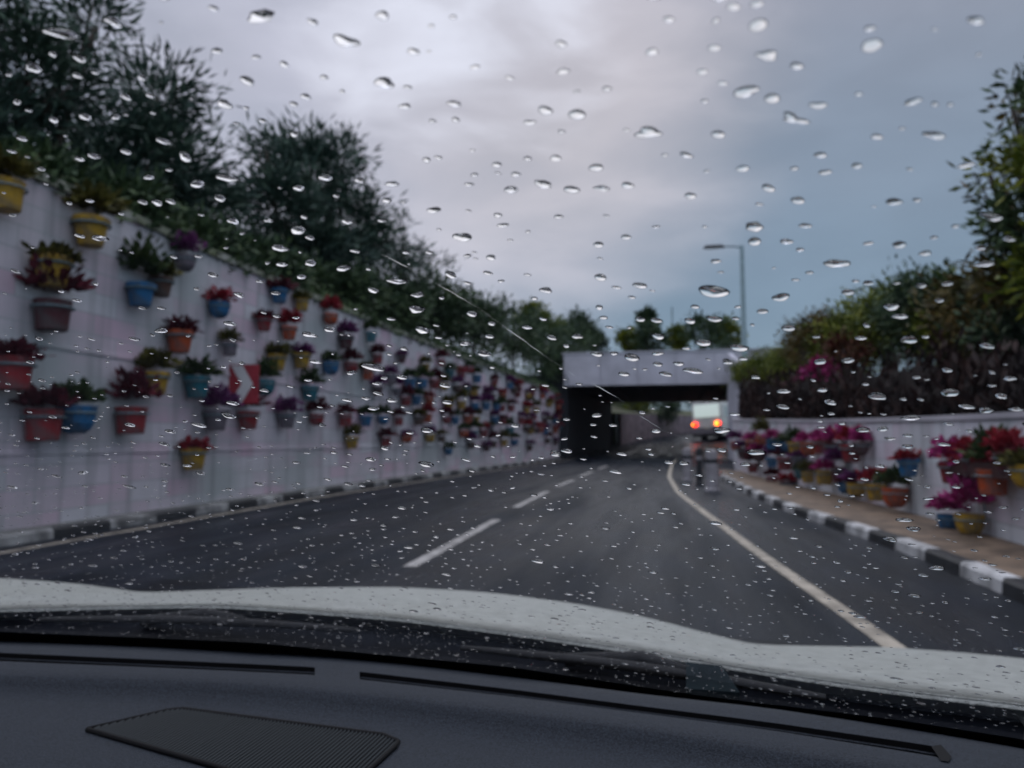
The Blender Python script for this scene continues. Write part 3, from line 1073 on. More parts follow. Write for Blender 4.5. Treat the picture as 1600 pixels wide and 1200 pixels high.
# measured pots: px, py, pot colour, plant, scale
LP = [(8, 305, 'yellow', 'olive', 1.2), (142, 362, 'yellow', 'olive', 1.3), (82, 424, 'yellow', 'olive', 1.3), (220, 460, 'blue', 'green', 1.15), (252, 448, 'brown', 'olive', 1.0), (82, 492, 'maroon', 'maroon', 1.3), (343, 485, 'blue', 'red', 1.0), (437, 462, 'blue', 'maroon', 1.0),
      (472, 476, 'yellow', 'olive', .85), (413, 506, 'red', 'maroon', .9), (452, 520, 'orange', 'red', .95), (517, 499, 'orange', 'red', .95), (281, 533, 'orange', 'maroon', 1.2), (20, 578, 'red', 'maroon', 1.5), (580, 525, 'teal', 'green', 1.0), (541, 534, 'maroon', 'purple', 1.1),
      (290, 412, 'grey', 'purple', .9), (359, 545, 'grey', 'olive', .8), (433, 566, 'yellow', 'olive', 1.1), (472, 563, 'yellow', 'purple', 1.1), (517, 576, 'blue', 'green', 1.1), (549, 575, 'red', 'maroon', 1.0), (575, 584, 'orange', 'olive', 1.0), (243, 598, 'yellow', 'olive', 1.15),
      (308, 604, 'teal', 'green', 1.2), (414, 606, 'teal', 'green', 1.1), (485, 614, 'teal', 'green', 1.1), (68, 655, 'red', 'maroon', 1.7), (120, 656, 'blue', 'green', 1.3), (205, 655, 'red', 'maroon', 1.35), (338, 656, 'grey', 'purple', 1.2), (388, 656, 'red', 'maroon', 1.15),
      (448, 656, 'grey', 'purple', 1.1), (495, 656, 'red', 'maroon', .95), (540, 656, 'red', 'maroon', 1.0), (572, 656, 'blue', 'green', 1.1), (599, 656, 'blue', 'green', 1.0), (623, 657, 'red', 'maroon', .95), (303, 716, 'yellow', 'red', 1.2), (550, 691, 'yellow', 'olive', 1.0), (603, 689, 'red', 'maroon', 1.0),
      (636, 684, 'orange', 'purple', 1.1), (672, 684, 'yellow', 'purple', 1.1), (690, 685, 'brown', 'olive', .9), (701, 705, 'blue', 'green', 1.0), (665, 574, 'yellow', 'olive', 1.0), (703, 583, 'teal', 'green', 1.1), (721, 585, 'red', 'red', 1.0), (746, 591, 'blue', 'green', 1.2),
      (773, 596, 'red', 'maroon', 1.1), (797, 602, 'blue', 'purple', 1.1), (811, 606, 'orange', 'red', 1.1), (611, 591, 'grey', 'purple', 1.1), (641, 598, 'blue', 'green', 1.2), (660, 598, 'blue', 'green', 1.2), (680, 599, 'red', 'maroon', 1.2), (694, 604, 'yellow', 'olive', 1.0), (715, 607, 'brown', 'purple', 1.1),
      (729, 609, 'blue', 'purple', 1.0), (741, 612, 'yellow', 'olive', 1.1), (763, 617, 'brown', 'purple', 1.3), (786, 618, 'orange', 'red', 1.2), (809, 616, 'red', 'maroon', 1.2), (634, 626, 'red', 'maroon', 1.1), (651, 624, 'blue', 'green', 1.1), (671, 626, 'orange', 'red', 1.1), (701, 632, 'yellow', 'olive', 1.2),
      (721, 632, 'yellow', 'olive', 1.2), (742, 634, 'blue', 'purple', 1.2), (760, 634, 'blue', 'purple', 1.2), (776, 635, 'blue', 'green', 1.2), (799, 637, 'red', 'maroon', 1.2), (823, 640, 'yellow', 'red', 1.3), (838, 640, 'yellow', 'olive', 1.3), (655, 656, 'brown', 'olive', 1.1), (668, 652, 'orange', 'red', 1.1),
      (698, 656, 'red', 'maroon', 1.0), (711, 656, 'blue', 'green', 1.1), (731, 654, 'orange', 'maroon', 1.2), (773, 656, 'blue', 'purple', 1.3), (786, 657, 'red', 'maroon', 1.2), (815, 656, 'red', 'purple', 1.3), (828, 656, 'maroon', 'purple', 1.3), (852, 655, 'maroon', 'purple', 1.4), (867, 657, 'blue', 'purple', 1.4),
      (725, 677, 'orange', 'green', 1.2), (740, 678, 'teal', 'green', 1.2), (756, 676, 'red', 'red', 1.2), (797, 672, 'teal', 'green', 1.3), (845, 671, 'orange', 'red', 1.4), (829, 674, 'yellow', 'olive', 1.2), (736, 695, 'brown', 'purple', 1.1), (771, 693, 'brown', 'maroon', 1.2), (788, 691, 'yellow', 'olive', 1.2), (804, 691, 'blue', 'green', 1.3),
      (828, 699, 'brown', 'purple', 1.2), (856, 688, 'brown', 'maroon', 1.3), (868, 672, 'orange', 'red', 1.3), (872, 634, 'orange', 'red', 1.5), (872, 650, 'orange', 'maroon', 1.5), (858, 632, 'yellow', 'olive', 1.3), (848, 618, 'orange', 'red', 1.2), (832, 614, 'red', 'maroon', 1.2), (868, 690, 'maroon', 'purple', 1.3),
      (760, 700, 'maroon', 'purple', 1.0), (744, 655, 'yellow', 'olive', 1.1), (620, 612, 'grey', 'purple', .9), (590, 610, 'maroon', 'purple', 1.0), (590, 560, 'red', 'maroon', 1.0), (628, 560, 'maroon', 'purple', .9), (690, 566, 'red', 'maroon', .9)]
RP = [(1207, 692, 'blue', 'magenta', 1.1), (1227, 698, 'blue', 'green', 1.0), (1241, 698, 'yellow', 'green', 1.0), (1264, 700, 'orange', 'magenta', 1.2), (1285, 696, 'red', 'magenta', 1.1), (1304, 702, 'maroon', 'magenta', 1.2), (1330, 706, 'red', 'red', 1.2), (1206, 721, 'blue', 'purple', 1.0), (1226, 723, 'red', 'maroon', 1.2),
      (1250, 740, 'teal', 'green', .8), (1262, 744, 'yellow', 'olive', .9), (1288, 744, 'yellow', 'magenta', 1.1), (1320, 762, 'blue', 'maroon', .8), (1338, 765, 'yellow', 'purple', 1.0), (1368, 767, 'yellow', 'red', 1.0), (1399, 776, 'orange', 'green', 1.15), (1231, 760, 'maroon', 'red', 1.1), (1206, 751, 'red', 'maroon', 1.0),
      (1419, 728, 'blue', 'red', .95), (1487, 736, 'red', 'magenta', .95), (1520, 724, 'maroon', 'red', .75), (1551, 750, 'orange', 'green', 1.0), (1575, 722, 'maroon', 'red', .8), (1605, 742, 'yellow', 'olive', .9), (1482, 815, 'blue', 'magenta', .8), (1515, 818, 'yellow', 'magenta', .95), (1160, 706, 'maroon', 'purple', 1.2),
      (1174, 694, 'orange', 'magenta', 1.2), (1186, 712, 'maroon', 'magenta', 1.2), (1150, 696, 'orange', 'purple', 1.3), (1190, 686, 'orange', 'olive', 1.1), (1345, 700, 'maroon', 'magenta', .9), (1247, 720, 'grey', 'purple', 1.0), (1176, 730, 'red', 'maroon', 1.1), (1310, 738, 'maroon', 'purple', .9)]


def place(px, py, wx, off):
    d = ray(px, py)
    y = 20.0
    for _ in range(30):
        t = (wx(y) + off) / d.x
        y = .5 * y + .5 * d.y * t
    p = CAM + d * ((wx(y) + off) / d.x)
    return p


used = []
pots = []
for side, LST, wx, off in ((0, LP, lwx, .2), (1, RP, rwx, -.2)):
    for px, py, c, pl, s in LST:
        p = place(px, py, wx, off)
        if p.y < 3 or p.y > 51.3:
            continue
        pots.append([side, p.x, p.y, p.z - .16 * s, c, pl, min(s, 1.3) * (.88 if side else .98 if p.y < 18 else .86)])
rng = random.Random(3)
cl_, pk_ = list(POTC), list(PLANT)
tries = 0
while tries < 900 and sum(1 for q in pots if q[0] == 0) < 128:      # more of them far along the wall
    tries += 1
    y = rng.uniform(27, 51)
    z = rng.choice([1.15, 1.62, 2.1, 2.6, 3.1, 3.6, 4.0]) + rng.uniform(-.08, .08)
    if any(q[0] == 0 and abs(q[2] - y) < .52 and abs(q[3] - z) < .42 for q in pots):
        continue
    pots.append([0, lwx(y) + .2, y, z, rng.choice(cl_), rng.choice(pk_), rng.uniform(.9, 1.1)])
ROWN = ['top', 'second', 'third', 'fourth', 'fifth', 'sixth', 'lowest']
cnt = {}
for q in sorted(pots, key=lambda q: (q[0], q[2])):
    side, x, y, z, c, pl, s = q
    if side == 0:
        r_ = min(6, max(0, int((4.25 - z) / .52)))
    else:
        r_ = min(2, max(0, int((rtop(y) - .1 - z) / .42)))
    key = (side, r_, c)
    k = cnt[key] = cnt.get(key, -1) + 1
    wn = 'tall wall' if side == 0 else 'low wall'
    rn = ROWN[r_] if side == 0 else ['upper', 'middle', 'lowest'][r_]
    t = thing('flower_pot', (x, y, z), f'{c} pot with {PNAME[pl]}, {ordinal(k)} {c} one along {rn} row of {wn}', 'flower pot',
              rz=rng.uniform(-.25, .25) + (0 if side == 0 else PI), group='flower pots hung on the ' + wn)
    t.scale = (s, s, s)
    for nm, me in (('pot', pot_me[c, rng.choice((0, 0, 1, 2))]), ('plant', plant_me[pl, rng.randrange(5)]), ('bracket', brk_me)):
        o = bpy.data.objects.new(nm, me)
        COL.objects.link(o)
        o.parent = t
        if nm == 'plant':
            o.rotation_euler = (0, 0, rng.uniform(0, 6))
            k_ = rng.uniform(1.15, 1.6) if side == 0 else rng.uniform(1.2, 1.6)
            o.scale = (k_ * rng.uniform(.9, 1.1), k_ * rng.uniform(.9, 1.2), k_ * rng.uniform(.75, 1.15))
# long trailing planter on the low wall
c0, c1 = place(1490, 722, rwx, -.16), place(1592, 708, rwx, -.16)
t = thing('trough_planter', c0, 'long trough of dark red and magenta flowers along the low wall', 'planter')
d = c1 - c0
b = MB()
b.box(tuple(d / 2 + Vector((0, 0, -.12))), (.2, abs(d.y), .16))
b.build('trough', mat('trough_brown', (.06, .02, .02), .6), t)
b = MB()
for i in range(700):
    u = rng.random()
    p = d * u + Vector((rng.gauss(0, .07), rng.gauss(0, .03), abs(rng.gauss(0, .06)) - .05))
    b.leaf(p, Vector((rng.gauss(-.4, .6), rng.gauss(0, .6), rng.gauss(.3, .6))), Vector((rng.gauss(0, 1), rng.gauss(0, 1), 1)), rng.uniform(.05, .1), .05, 0 if u > .22 else 1)
b.build('plant', [L_RED, L_MAG], t)

# ------------------------------------------------------------------ own car
HPX = 950.0                                   # photo column of the car's heading
ca = math.atan((HPX - 800) / FPX)
CF = (FH * math.cos(ca) + RT * math.sin(ca)).normalized()     # car forward
CR = Vector((CF.y, -CF.x, 0))
CX = .55                                      # camera sits this far right of the car's centre line
ORG = Vector((CAM.x, CAM.y, 0)) - CR * CX
car = thing('car', ORG, 'white car seen from its driving seat, rain on the windscreen over a dark dashboard', 'car')
car.rotation_euler = (0, 0, math.atan2(CR.y, CR.x))
CM = Matrix((CR, CF, Vector((0, 0, 1)))).transposed().to_4x4()
CM.translation = ORG
CINV = CM.inverted()
CL = CINV @ CAM                               # the camera in car space (x right, y forward)
CD = CM.to_3x3().transposed()


def cray(px, py):
    return CD @ ray(px, py)


def con_z(px, py, z):
    d = cray(px, py)
    return CL + d * ((z - CL.z) / d.z)


def con_y(px, py, y):
    d = cray(px, py)
    return CL + d * ((y - CL.y) / d.y)


ZD = CAM.z - .23
DE = [(-400, 985), (-150, 995), (0, 1002), (250, 1012), (500, 1025), (650, 1040), (800, 1058), (1000, 1084), (1200, 1106), (1400, 1136), (1600, 1170), (1750, 1200), (1900, 1235)]
pts = [con_z(x, y, ZD) for x, y in DE[2:11]]
cf = np.polyfit([p.x for p in pts], [p.y for p in pts], 2)
RAKE = R(30)
TR = math.tan(RAKE)


def base_y(x):
    return float(np.polyval(cf, x)) + .052


ZG = ZD - .02


def gl(x, w, off=0.0):
    """point on the windscreen: w along the slope, off outwards"""
    return Vector((x, base_y(x) - w * math.cos(RAKE), ZG + w * math.sin(RAKE))) + gn(x) * off


def gn(x):
    dx = (base_y(x + .01) - base_y(x - .01)) / .02
    tx = Vector((1, dx, 0))
    tw = Vector((0, -math.cos(RAKE), math.sin(RAKE)))
    n = tx.cross(tw)
    n.normalize()
    return n if n.y > 0 else -n


def glass_hit(px, py):
    """(x, w) where the sight line of a photo pixel meets the windscreen"""
    d = cray(px, py)
    lo, hi = .02, 3.0

    def f(t):
        p = CL + d * t
        return p.y - (base_y(p.x) - (p.z - ZG) / TR)
    for _ in range(50):
        mid = (lo + hi) / 2
        if f(mid) < 0:
            lo = mid
        else:
            hi = mid
    p = CL + d * lo
    return p.x, (p.z - ZG) / math.sin(RAKE), lo


# glass: transparent with a Fresnel reflection
A_GLASS = bpy.data.materials.new('windscreen_glass')
A_GLASS.use_nodes = True
nt = A_GLASS.node_tree
nt.nodes.clear()
o_ = nt.nodes.new('ShaderNodeOutputMaterial')
mxs = nt.nodes.new('ShaderNodeMixShader')
tr = nt.nodes.new('ShaderNodeBsdfTransparent')
tr.inputs[0].default_value = (.965, .985, .985, 1)
gs = nt.nodes.new('ShaderNodeBsdfGlossy')
gs.inputs['Roughness'].default_value = .0
fr = nt.nodes.new('ShaderNodeFresnel')
fr.inputs['IOR'].default_value = 1.33
nt.links.new(fr.outputs[0], mxs.inputs[0])
nt.links.new(tr.outputs[0], mxs.inputs[1])
nt.links.new(gs.outputs[0], mxs.inputs[2])
nt.links.new(mxs.outputs[0], o_.inputs[0])

HALF = .92
WTOP = .78
xs = np.linspace(-HALF, HALF, 40)
b = MB()
b.grid([[gl(x, w) for x in xs] for w in np.linspace(0, WTOP, 14)])
ws = b.build('windscreen', A_GLASS, car, smooth=True)
# black ceramic border at the foot of the glass, inside
b = MB()
FR = [(-400, 970), (0, 984), (400, 1001), (800, 1039), (1100, 1084), (1400, 1120), (1600, 1151), (1900, 1220)]
rows = [[], []]
for px in np.linspace(-300, 1850, 50):
    x, w, _ = glass_hit(px, lerp(FR, px))
    rows[0].append(gl(x, -.02, -.002))
    rows[1].append(gl(x, w, -.002))
b.grid(rows)
A_FRIT = mat('black_border', (.008, .008, .009), .7, .2)
b.build('glass_border', A_FRIT, ws)

# dashboard, one sheet with two sunken defroster slots
A_DASH = mat('dash_plastic', (.038, .047, .062), .62, .25, var=.55, vscale=620, bump=.35, bscale=900)
A_SLOT = mat('slot_black', (.006, .006, .007), .7, .2)
E_ = DE
S1T = [(-400, 990), (0, 1020), (250, 1031), (490, 1042), (560, 1049), (800, 1077), (1000, 1103), (1200, 1128), (1450, 1164), (1600, 1193), (1900, 1265)]
S1B = [(-400, 1003), (0, 1033), (250, 1043), (490, 1054), (560, 1061), (800, 1088), (1000, 1114), (1200, 1140), (1450, 1180), (1600, 1207), (1900, 1285)]
RI = [(-400, 1020), (0, 1056), (260, 1063), (400, 1071), (600, 1090), (800, 1115), (1000, 1140), (1200, 1172), (1450, 1213), (1600, 1245), (1900, 1330)]
cols = [-1250, -1000, -800, -600, -400, -300, -200, -100, 0, 60, 125, 190, 250, 310, 370, 430, 480, 492, 505, 520, 540, 553, 562, 575, 620, 680, 740, 800, 860, 920, 980, 1040, 1100, 1160, 1220, 1280, 1340, 1400, 1440, 1462, 1476, 1490, 1530, 1580, 1640, 1720, 1820, 1900]
SEG = [(-300, 492), (562, 1476)]


def slotted(j):
    return any(a <= cols[j] and cols[j + 1] <= c for a, c in SEG)


def lnp(tab, px):
    return smooth(tab, px, 30)


rows = []
r_far = []
for px in cols:                               # rolls down under the glass
    p = con_z(px, lnp(DE, px), ZD)
    r_far.append(p + Vector((0, .012, -.016)))
rows.append(r_far)
rows.append([con_z(px, lnp(DE, px), ZD) for px in cols])
rows.append([con_z(px, lnp(DE, px) * .45 + lnp(S1T, px) * .55, ZD + .003) for px in cols])
iS = len(rows)
rows.append([con_z(px, lnp(S1T, px), ZD + .002) for px in cols])
rows.append([con_z(px, lnp(S1B, px), ZD + .002) for px in cols])
rows.append([con_z(px, lnp(S1B, px) * .5 + lnp(RI, px) * .5, ZD + .003) for px in cols])
rows.append([con_z(px, lnp(RI, px), ZD + .001) for px in cols])
rp = rows[-1]
for dy, dz in ((-.004, -.006), (-.010, -.012), (-.020, -.015), (-.06, -.017), (-.11, -.019), (-.18, -.022), (-.26, -.030), (-.32, -.045), (-.36, -.08), (-.38, -.16), (-.36, -.30)):
    rows.append([Vector((p.x, p.y + dy, p.z + dz)) for p in rp])
b = MB()
b.grid(rows, skip=lambda i, j: i == iS and slotted(j))
dash = b.build('dashboard', A_DASH, car, smooth=True)
for a, c in SEG:
    b = MB()
    js = [j for j, px in enumerate(cols) if a <= px <= c]
    top, bot = [rows[iS][j] for j in js], [rows[iS + 1][j] for j in js]
    dn = Vector((0, 0, -.018))
    b.grid([top, [p + dn for p in top], [p + dn for p in bot], bot])
    for e in (0, -1):
        b.quad(top[e], bot[e], bot[e] + dn, top[e] + dn)
    v = b.build('defroster_vent', A_SLOT, dash)
    b = MB()      # thin rib inside the slot
    b.tube([(p * .62 + q * .38) + Vector((0, 0, -.003)) for p, q in zip(top, bot)], .0009, 5)
    b.build('rib', A_DASH, v)
# notch at the right end of the long slot
b = MB()
nt_ = [con_z(*p, ZD + .0035) for p in ((1455, 1166), (1470, 1163), (1487, 1182), (1482, 1190), (1470, 1188))]
k = len(b.v)
b.v += [tuple(p) for p in nt_]
b.f.append(tuple(range(5)))
b.m.append(0)
b.build('slot_end', A_SLOT, dash)
# speaker grille: frame, dark bed and slats
GP = [(136, 1142), (262, 1116), (285, 1114), (598, 1154), (622, 1163), (618, 1170), (540, 1235), (430, 1222)]
zg = ZD - .0165
gp = []
for px, py in GP:
    p = con_z(px, py, zg)
    gp.append(p)


def dash_z(p):
    """height of the lower dashboard sheet below the ridge at p (car space)"""
    best = min(range(len(cols)), key=lambda j: abs(rp[j].x - p.x))
    return rp[best].z + lerp([(-.36, -.08), (-.32, -.045), (-.26, -.030), (-.18, -.022), (-.11, -.019), (-.06, -.017), (-.020, -.015), (-.010, -.012), (-.004, -.006), (0, 0)], p.y - rp[best].y)


gp = [Vector((p.x, p.y, dash_z(p) + .0015)) for p in gp]
b = MB()
b.v += [tuple(p) for p in gp]
b.f.append(tuple(range(len(gp))))
b.m.append(0)
A_GRB = mat('grille_bed', (.010, .011, .012), .8, .2)
A_GRS = mat('grille_slat', (.028, .034, .038), .5, .35)
sg = b.build('speaker_grille', A_GRB, dash)
b = MB()
b.tube(gp + [gp[0]], .0022, 6)
b.build('grille_frame', A_SLOT, sg, smooth=True)
# slats clipped to the polygon
b = MB()
cx, cy = sum(p.x for p in gp) / len(gp), sum(p.y for p in gp) / len(gp)


def clip_line(o, d):
    ts = []
    for p, q in zip(gp, gp[1:] + gp[:1]):
        e = q - p
        den = d[0] * e.y - d[1] * e.x
        if abs(den) < 1e-9:
            continue
        t = ((p.x - o[0]) * e.y - (p.y - o[1]) * e.x) / den
        u = ((p.x - o[0]) * d[1] - (p.y - o[1]) * d[0]) / den
        if 0 <= u <= 1:
            ts.append(t)
    return (min(ts), max(ts)) if len(ts) > 1 else None


ang = math.atan2(gp[4].y - gp[6].y, gp[4].x - gp[6].x)
dv = (math.cos(ang), math.sin(ang))
for i in range(-60, 61):
    o0 = (cx - dv[1] * i * .0036, cy + dv[0] * i * .0036)
    cl2 = clip_line(o0, dv)
    if cl2 and cl2[1] - cl2[0] > .006:
        ps = []
        for t_ in np.linspace(cl2[0] + .002, cl2[1] - .002, 8):
            q = Vector((o0[0] + dv[0] * t_, o0[1] + dv[1] * t_, 0))
            q.z = dash_z(q) + .0022
            ps.append(q)
        b.tube(ps, .0010, 4, cap=False)
b.build('grille_slats', A_GRS, sg)['kind'] = 'stuff'

# bonnet: rear edge and crest measured, real slope between, nose falling away in front
A_PAINT = mat('white_car_paint', (.50, .52, .48), .45, .3, var=.28, vscale=45, bump=.35, bscale=130)
A_PAINT.node_tree.nodes['Principled BSDF'].inputs['Coat Weight'].default_value = .0
HR = [(-400, 962), (0, 952), (150, 948), (340, 945), (450, 952), (620, 965), (800, 988), (1000, 1017), (1200, 1050), (1320, 1068), (1450, 1085), (1600, 1102), (1900, 1150)]
HF = [(-400, 890), (0, 903), (100, 910), (215, 926), (330, 922), (450, 918), (620, 917), (760, 925), (900, 943), (1000, 962), (1100, 988), (1180, 1008), (1280, 1010), (1400, 1012), (1500, 1019), (1600, 1029), (1900, 1062)]
hc = list(np.linspace(-250, 1850, 90))
rear = [con_z(px, smooth(HR, px, 40), ZD - .005) for px in hc]
front = []
for px in hc:
    py = smooth(HF, px, 28)
    q = con_y(px, py, CL.y + 1.85 - .10 * ((px - 700) / 900) ** 2)
    front.append(q)
rows = []
rows.append([p + Vector((0, -.0010, -.004)) for p in rear])
rows.append([p + Vector((0, -.0008, -.0015)) for p in rear])
rows.append([p + Vector((0, .004, .0003)) for p in rear])
for t_ in np.linspace(0, 1, 9):
    rows.append([p.lerp(q, t_) + Vector((0, 0, .010 * math.sin(PI * t_) * 0)) for p, q in zip(rear, front)])
for dy, dz in ((.05, -.012), (.12, -.045), (.2, -.11), (.27, -.22), (.3, -.4)):
    rows.append([Vector((q.x, q.y + dy, q.z + dz)) for q in front])
b = MB()
b.grid(rows)
for e in (0, -1):                             # wings: the outer edges fall away to the sides
    edge = [r_[e] for r_ in rows[2:]]
    sx = -1 if e == 0 else 1
    b.grid([edge, [p + Vector((sx * .04, 0, -.03)) for p in edge], [p + Vector((sx * .07, 0, -.14)) for p in edge], [Vector((p.x + sx * .08, p.y, .3)) for p in edge]])
b.build('bonnet', A_PAINT, car, smooth=True)
# cowl tray between bonnet and glass
A_COWL = mat('cowl_plastic', (.006, .008, .013), .7, .15, var=.4, vscale=14)
b = MB()
r0 = [p + Vector((0, .02, -.018)) for p in rear]
r1 = [Vector((p.x, base_y(p.x) + .0 + .5 * (p.y - base_y(p.x)), ZD - .045)) for p in rear]
r2 = [Vector((p.x, base_y(p.x) + .01, ZD - .04)) for p in rear]
r3 = [Vector((p.x, base_y(p.x) - .03, ZD - .06)) for p in rear]
b.grid([r0, r1, r2, r3])
b.build('cowl', A_COWL, car, smooth=True)
# rubber lip and wipers lying on the cowl
for k, (a, c) in enumerate((((60, 968), (560, 985)), ((720, 1012), (1290, 1090)))):
    b = MB()
    n = 14
    P = []
    for i in range(n + 1):
        px = a[0] + (c[0] - a[0]) * i / n
        py = a[1] + (c[1] - a[1]) * i / n - 7 * math.sin(PI * i / n)
        p = con_z(px, py, ZD - .012)
        P.append(p)
    b.tube(P, [.003 + .003 * math.sin(PI * i / n) for i in range(n + 1)], 6)
    w = b.build('wiper', A_RUB, car, smooth=True)
    b = MB()
    b.tube([P[4] + Vector((0, .03, -.01)), P[7] + Vector((0, .02, .006)), P[9] + Vector((0, .0, .004))], [.008, .007, .004], 6)
    b.build('wiper_arm', A_RUB, w, smooth=True)
b = MB()      # grey four-sided plate lying over the cowl
q = [con_z(*p, ZD - .004) for p in ((1072, 1034), (1128, 1040), (1156, 1082), (1072, 1076))]
dn = Vector((0, 0, -.006))
b.quad(*q[::-1])
for i in range(4):
    b.quad(q[i], q[(i + 1) % 4], q[(i + 1) % 4] + dn, q[i] + dn)
b.build('cowl_plate', mat('grey_plate', (.016, .024, .028), .95, .03, var=.3, vscale=30), car)
# cabin shell: roof, pillars, doors, rear
A_TRIM = mat('cabin_trim', (.05, .05, .055), .8)
b = MB()
tp = [gl(x, WTOP - .02) for x in xs]
b.grid([tp, [Vector((p.x, p.y - .3, p.z + .03)) for p in tp], [Vector((p.x, -2.2, tp[20].z + .02)) for p in tp], [Vector((p.x, -2.6, .9)) for p in tp], [Vector((p.x, -2.6, .3)) for p in tp]])
b.build('roof', [A_TRIM], car, smooth=False)
for s in (-1, 1):
    b = MB()
    b.tube([gl(s * HALF, -.03), gl(s * HALF, WTOP * .5), gl(s * HALF, WTOP)], .04, 8)
    b.build('pillar', A_TRIM, car, smooth=True)
    b = MB()
    b.box((s * (HALF + .03), -.9, .62), (.06, 3.4, .66))
    b.box((s * (HALF + .03), -1.5, 1.2), (.06, 2.1, .5))
    b.build('door', [A_PAINT], car)
b = MB()
b.box((0, -.9, .3), (1.8, 3.4, .05))
b.box((0, .62, .55), (1.8, .05, .6))
b.build('floor_pan', A_TRIM, car)

# ------------------------------------------------------------------ rain on the glass
A_WATER = bpy.data.materials.new('water')
A_WATER.use_nodes = True
nt = A_WATER.node_tree
nt.nodes.clear()
o_ = nt.nodes.new('ShaderNodeOutputMaterial')
gb = nt.nodes.new('ShaderNodeBsdfGlass')
gb.inputs['IOR'].default_value = 1.33
gb.inputs['Roughness'].default_value = 0
nt.links.new(gb.outputs[0], o_.inputs[0])


def drop_shape(rng, big):
    """unit outline function r(theta): round, or drawn out and lobed"""
    e = rng.uniform(.46, .82)            # aspect along the slope
    a1, p1 = rng.gauss(0, .05), rng.uniform(0, 6.3)
    a2, p2 = rng.gauss(0, .08 if not big else .13), rng.uniform(0, 6.3)
    a3, p3 = rng.gauss(0, .06 if not big else .10), rng.uniform(0, 6.3)
    a4, p4 = rng.gauss(0, .03), rng.uniform(0, 6.3)
    if big:
        e *= .75
    tilt = rng.gauss(0, .18)
    two = rng.random() < (.45 if big else .18)           # two drops run together
    dd, ph, r2 = rng.uniform(.45, .8), rng.choice((0, PI)) + rng.gauss(0, .6), rng.uniform(.45, .7)
    nrm_ = 1 / (1 + (dd + r2 - 1) * .5) if two else 1.0

    def f(t):
        k = 1 + a1 * math.cos(t + p1) + a2 * math.cos(2 * t + p2) + a3 * math.cos(3 * t + p3) + a4 * math.cos(5 * t + p4)
        if two:
            q = r2 * r2 - (dd * math.sin(t - ph)) ** 2
            if q > 0 and math.cos(t - ph) > 0:
                k = max(k * .82, dd * math.cos(t - ph) + math.sqrt(q))
            else:
                k *= .82
            k *= nrm_
        x, y = math.cos(t) * k, math.sin(t) * k * e
        return x * math.cos(tilt) - y * math.sin(tilt), x * math.sin(tilt) + y * math.cos(tilt)
    return f


def drop_verts(rng, r, hr, n, rings, big):
    f = drop_shape(rng, big)
    v = []
    sx, sy = rng.gauss(0, .10), -rng.uniform(.25, .55)     # water sags down the slope
    for i in range(rings):
        q = 1 - i / rings
        # steep rim, rounded top
        z = hr * r * (1 - q ** 2.0) if q < 1 else 0
        for k in range(n):
            x, y = f(2 * PI * k / n)
            s = (1 - q)
            v.append((x * r * q + sx * r * s, y * r * q + sy * r * s, z))
    v.append((sx * r, sy * r, hr * r))
    return v


def drop_faces(n, rings, off=0):
    fs = []
    for i in range(rings - 1):
        for k in range(n):
            fs.append((off + i * n + k, off + i * n + (k + 1) % n, off + (i + 1) * n + (k + 1) % n, off + (i + 1) * n + k))
    t = off + rings * n
    for k in range(n):
        fs.append((off + (rings - 1) * n + k, off + (rings - 1) * n + (k + 1) % n, t))
    fs.append(tuple(off + k for k in reversed(range(n))))
    return fs


def frame(x, w):
    n = gn(x)
    up = Vector((0, -math.cos(RAKE), math.sin(RAKE)))
    up = (up - n * up.dot(n)).normalized()
    rt = up.cross(n).normalized()
    M = Matrix((rt, up, n)).transposed().to_4x4()
    M.translation = gl(x, w, .0002)
    return M


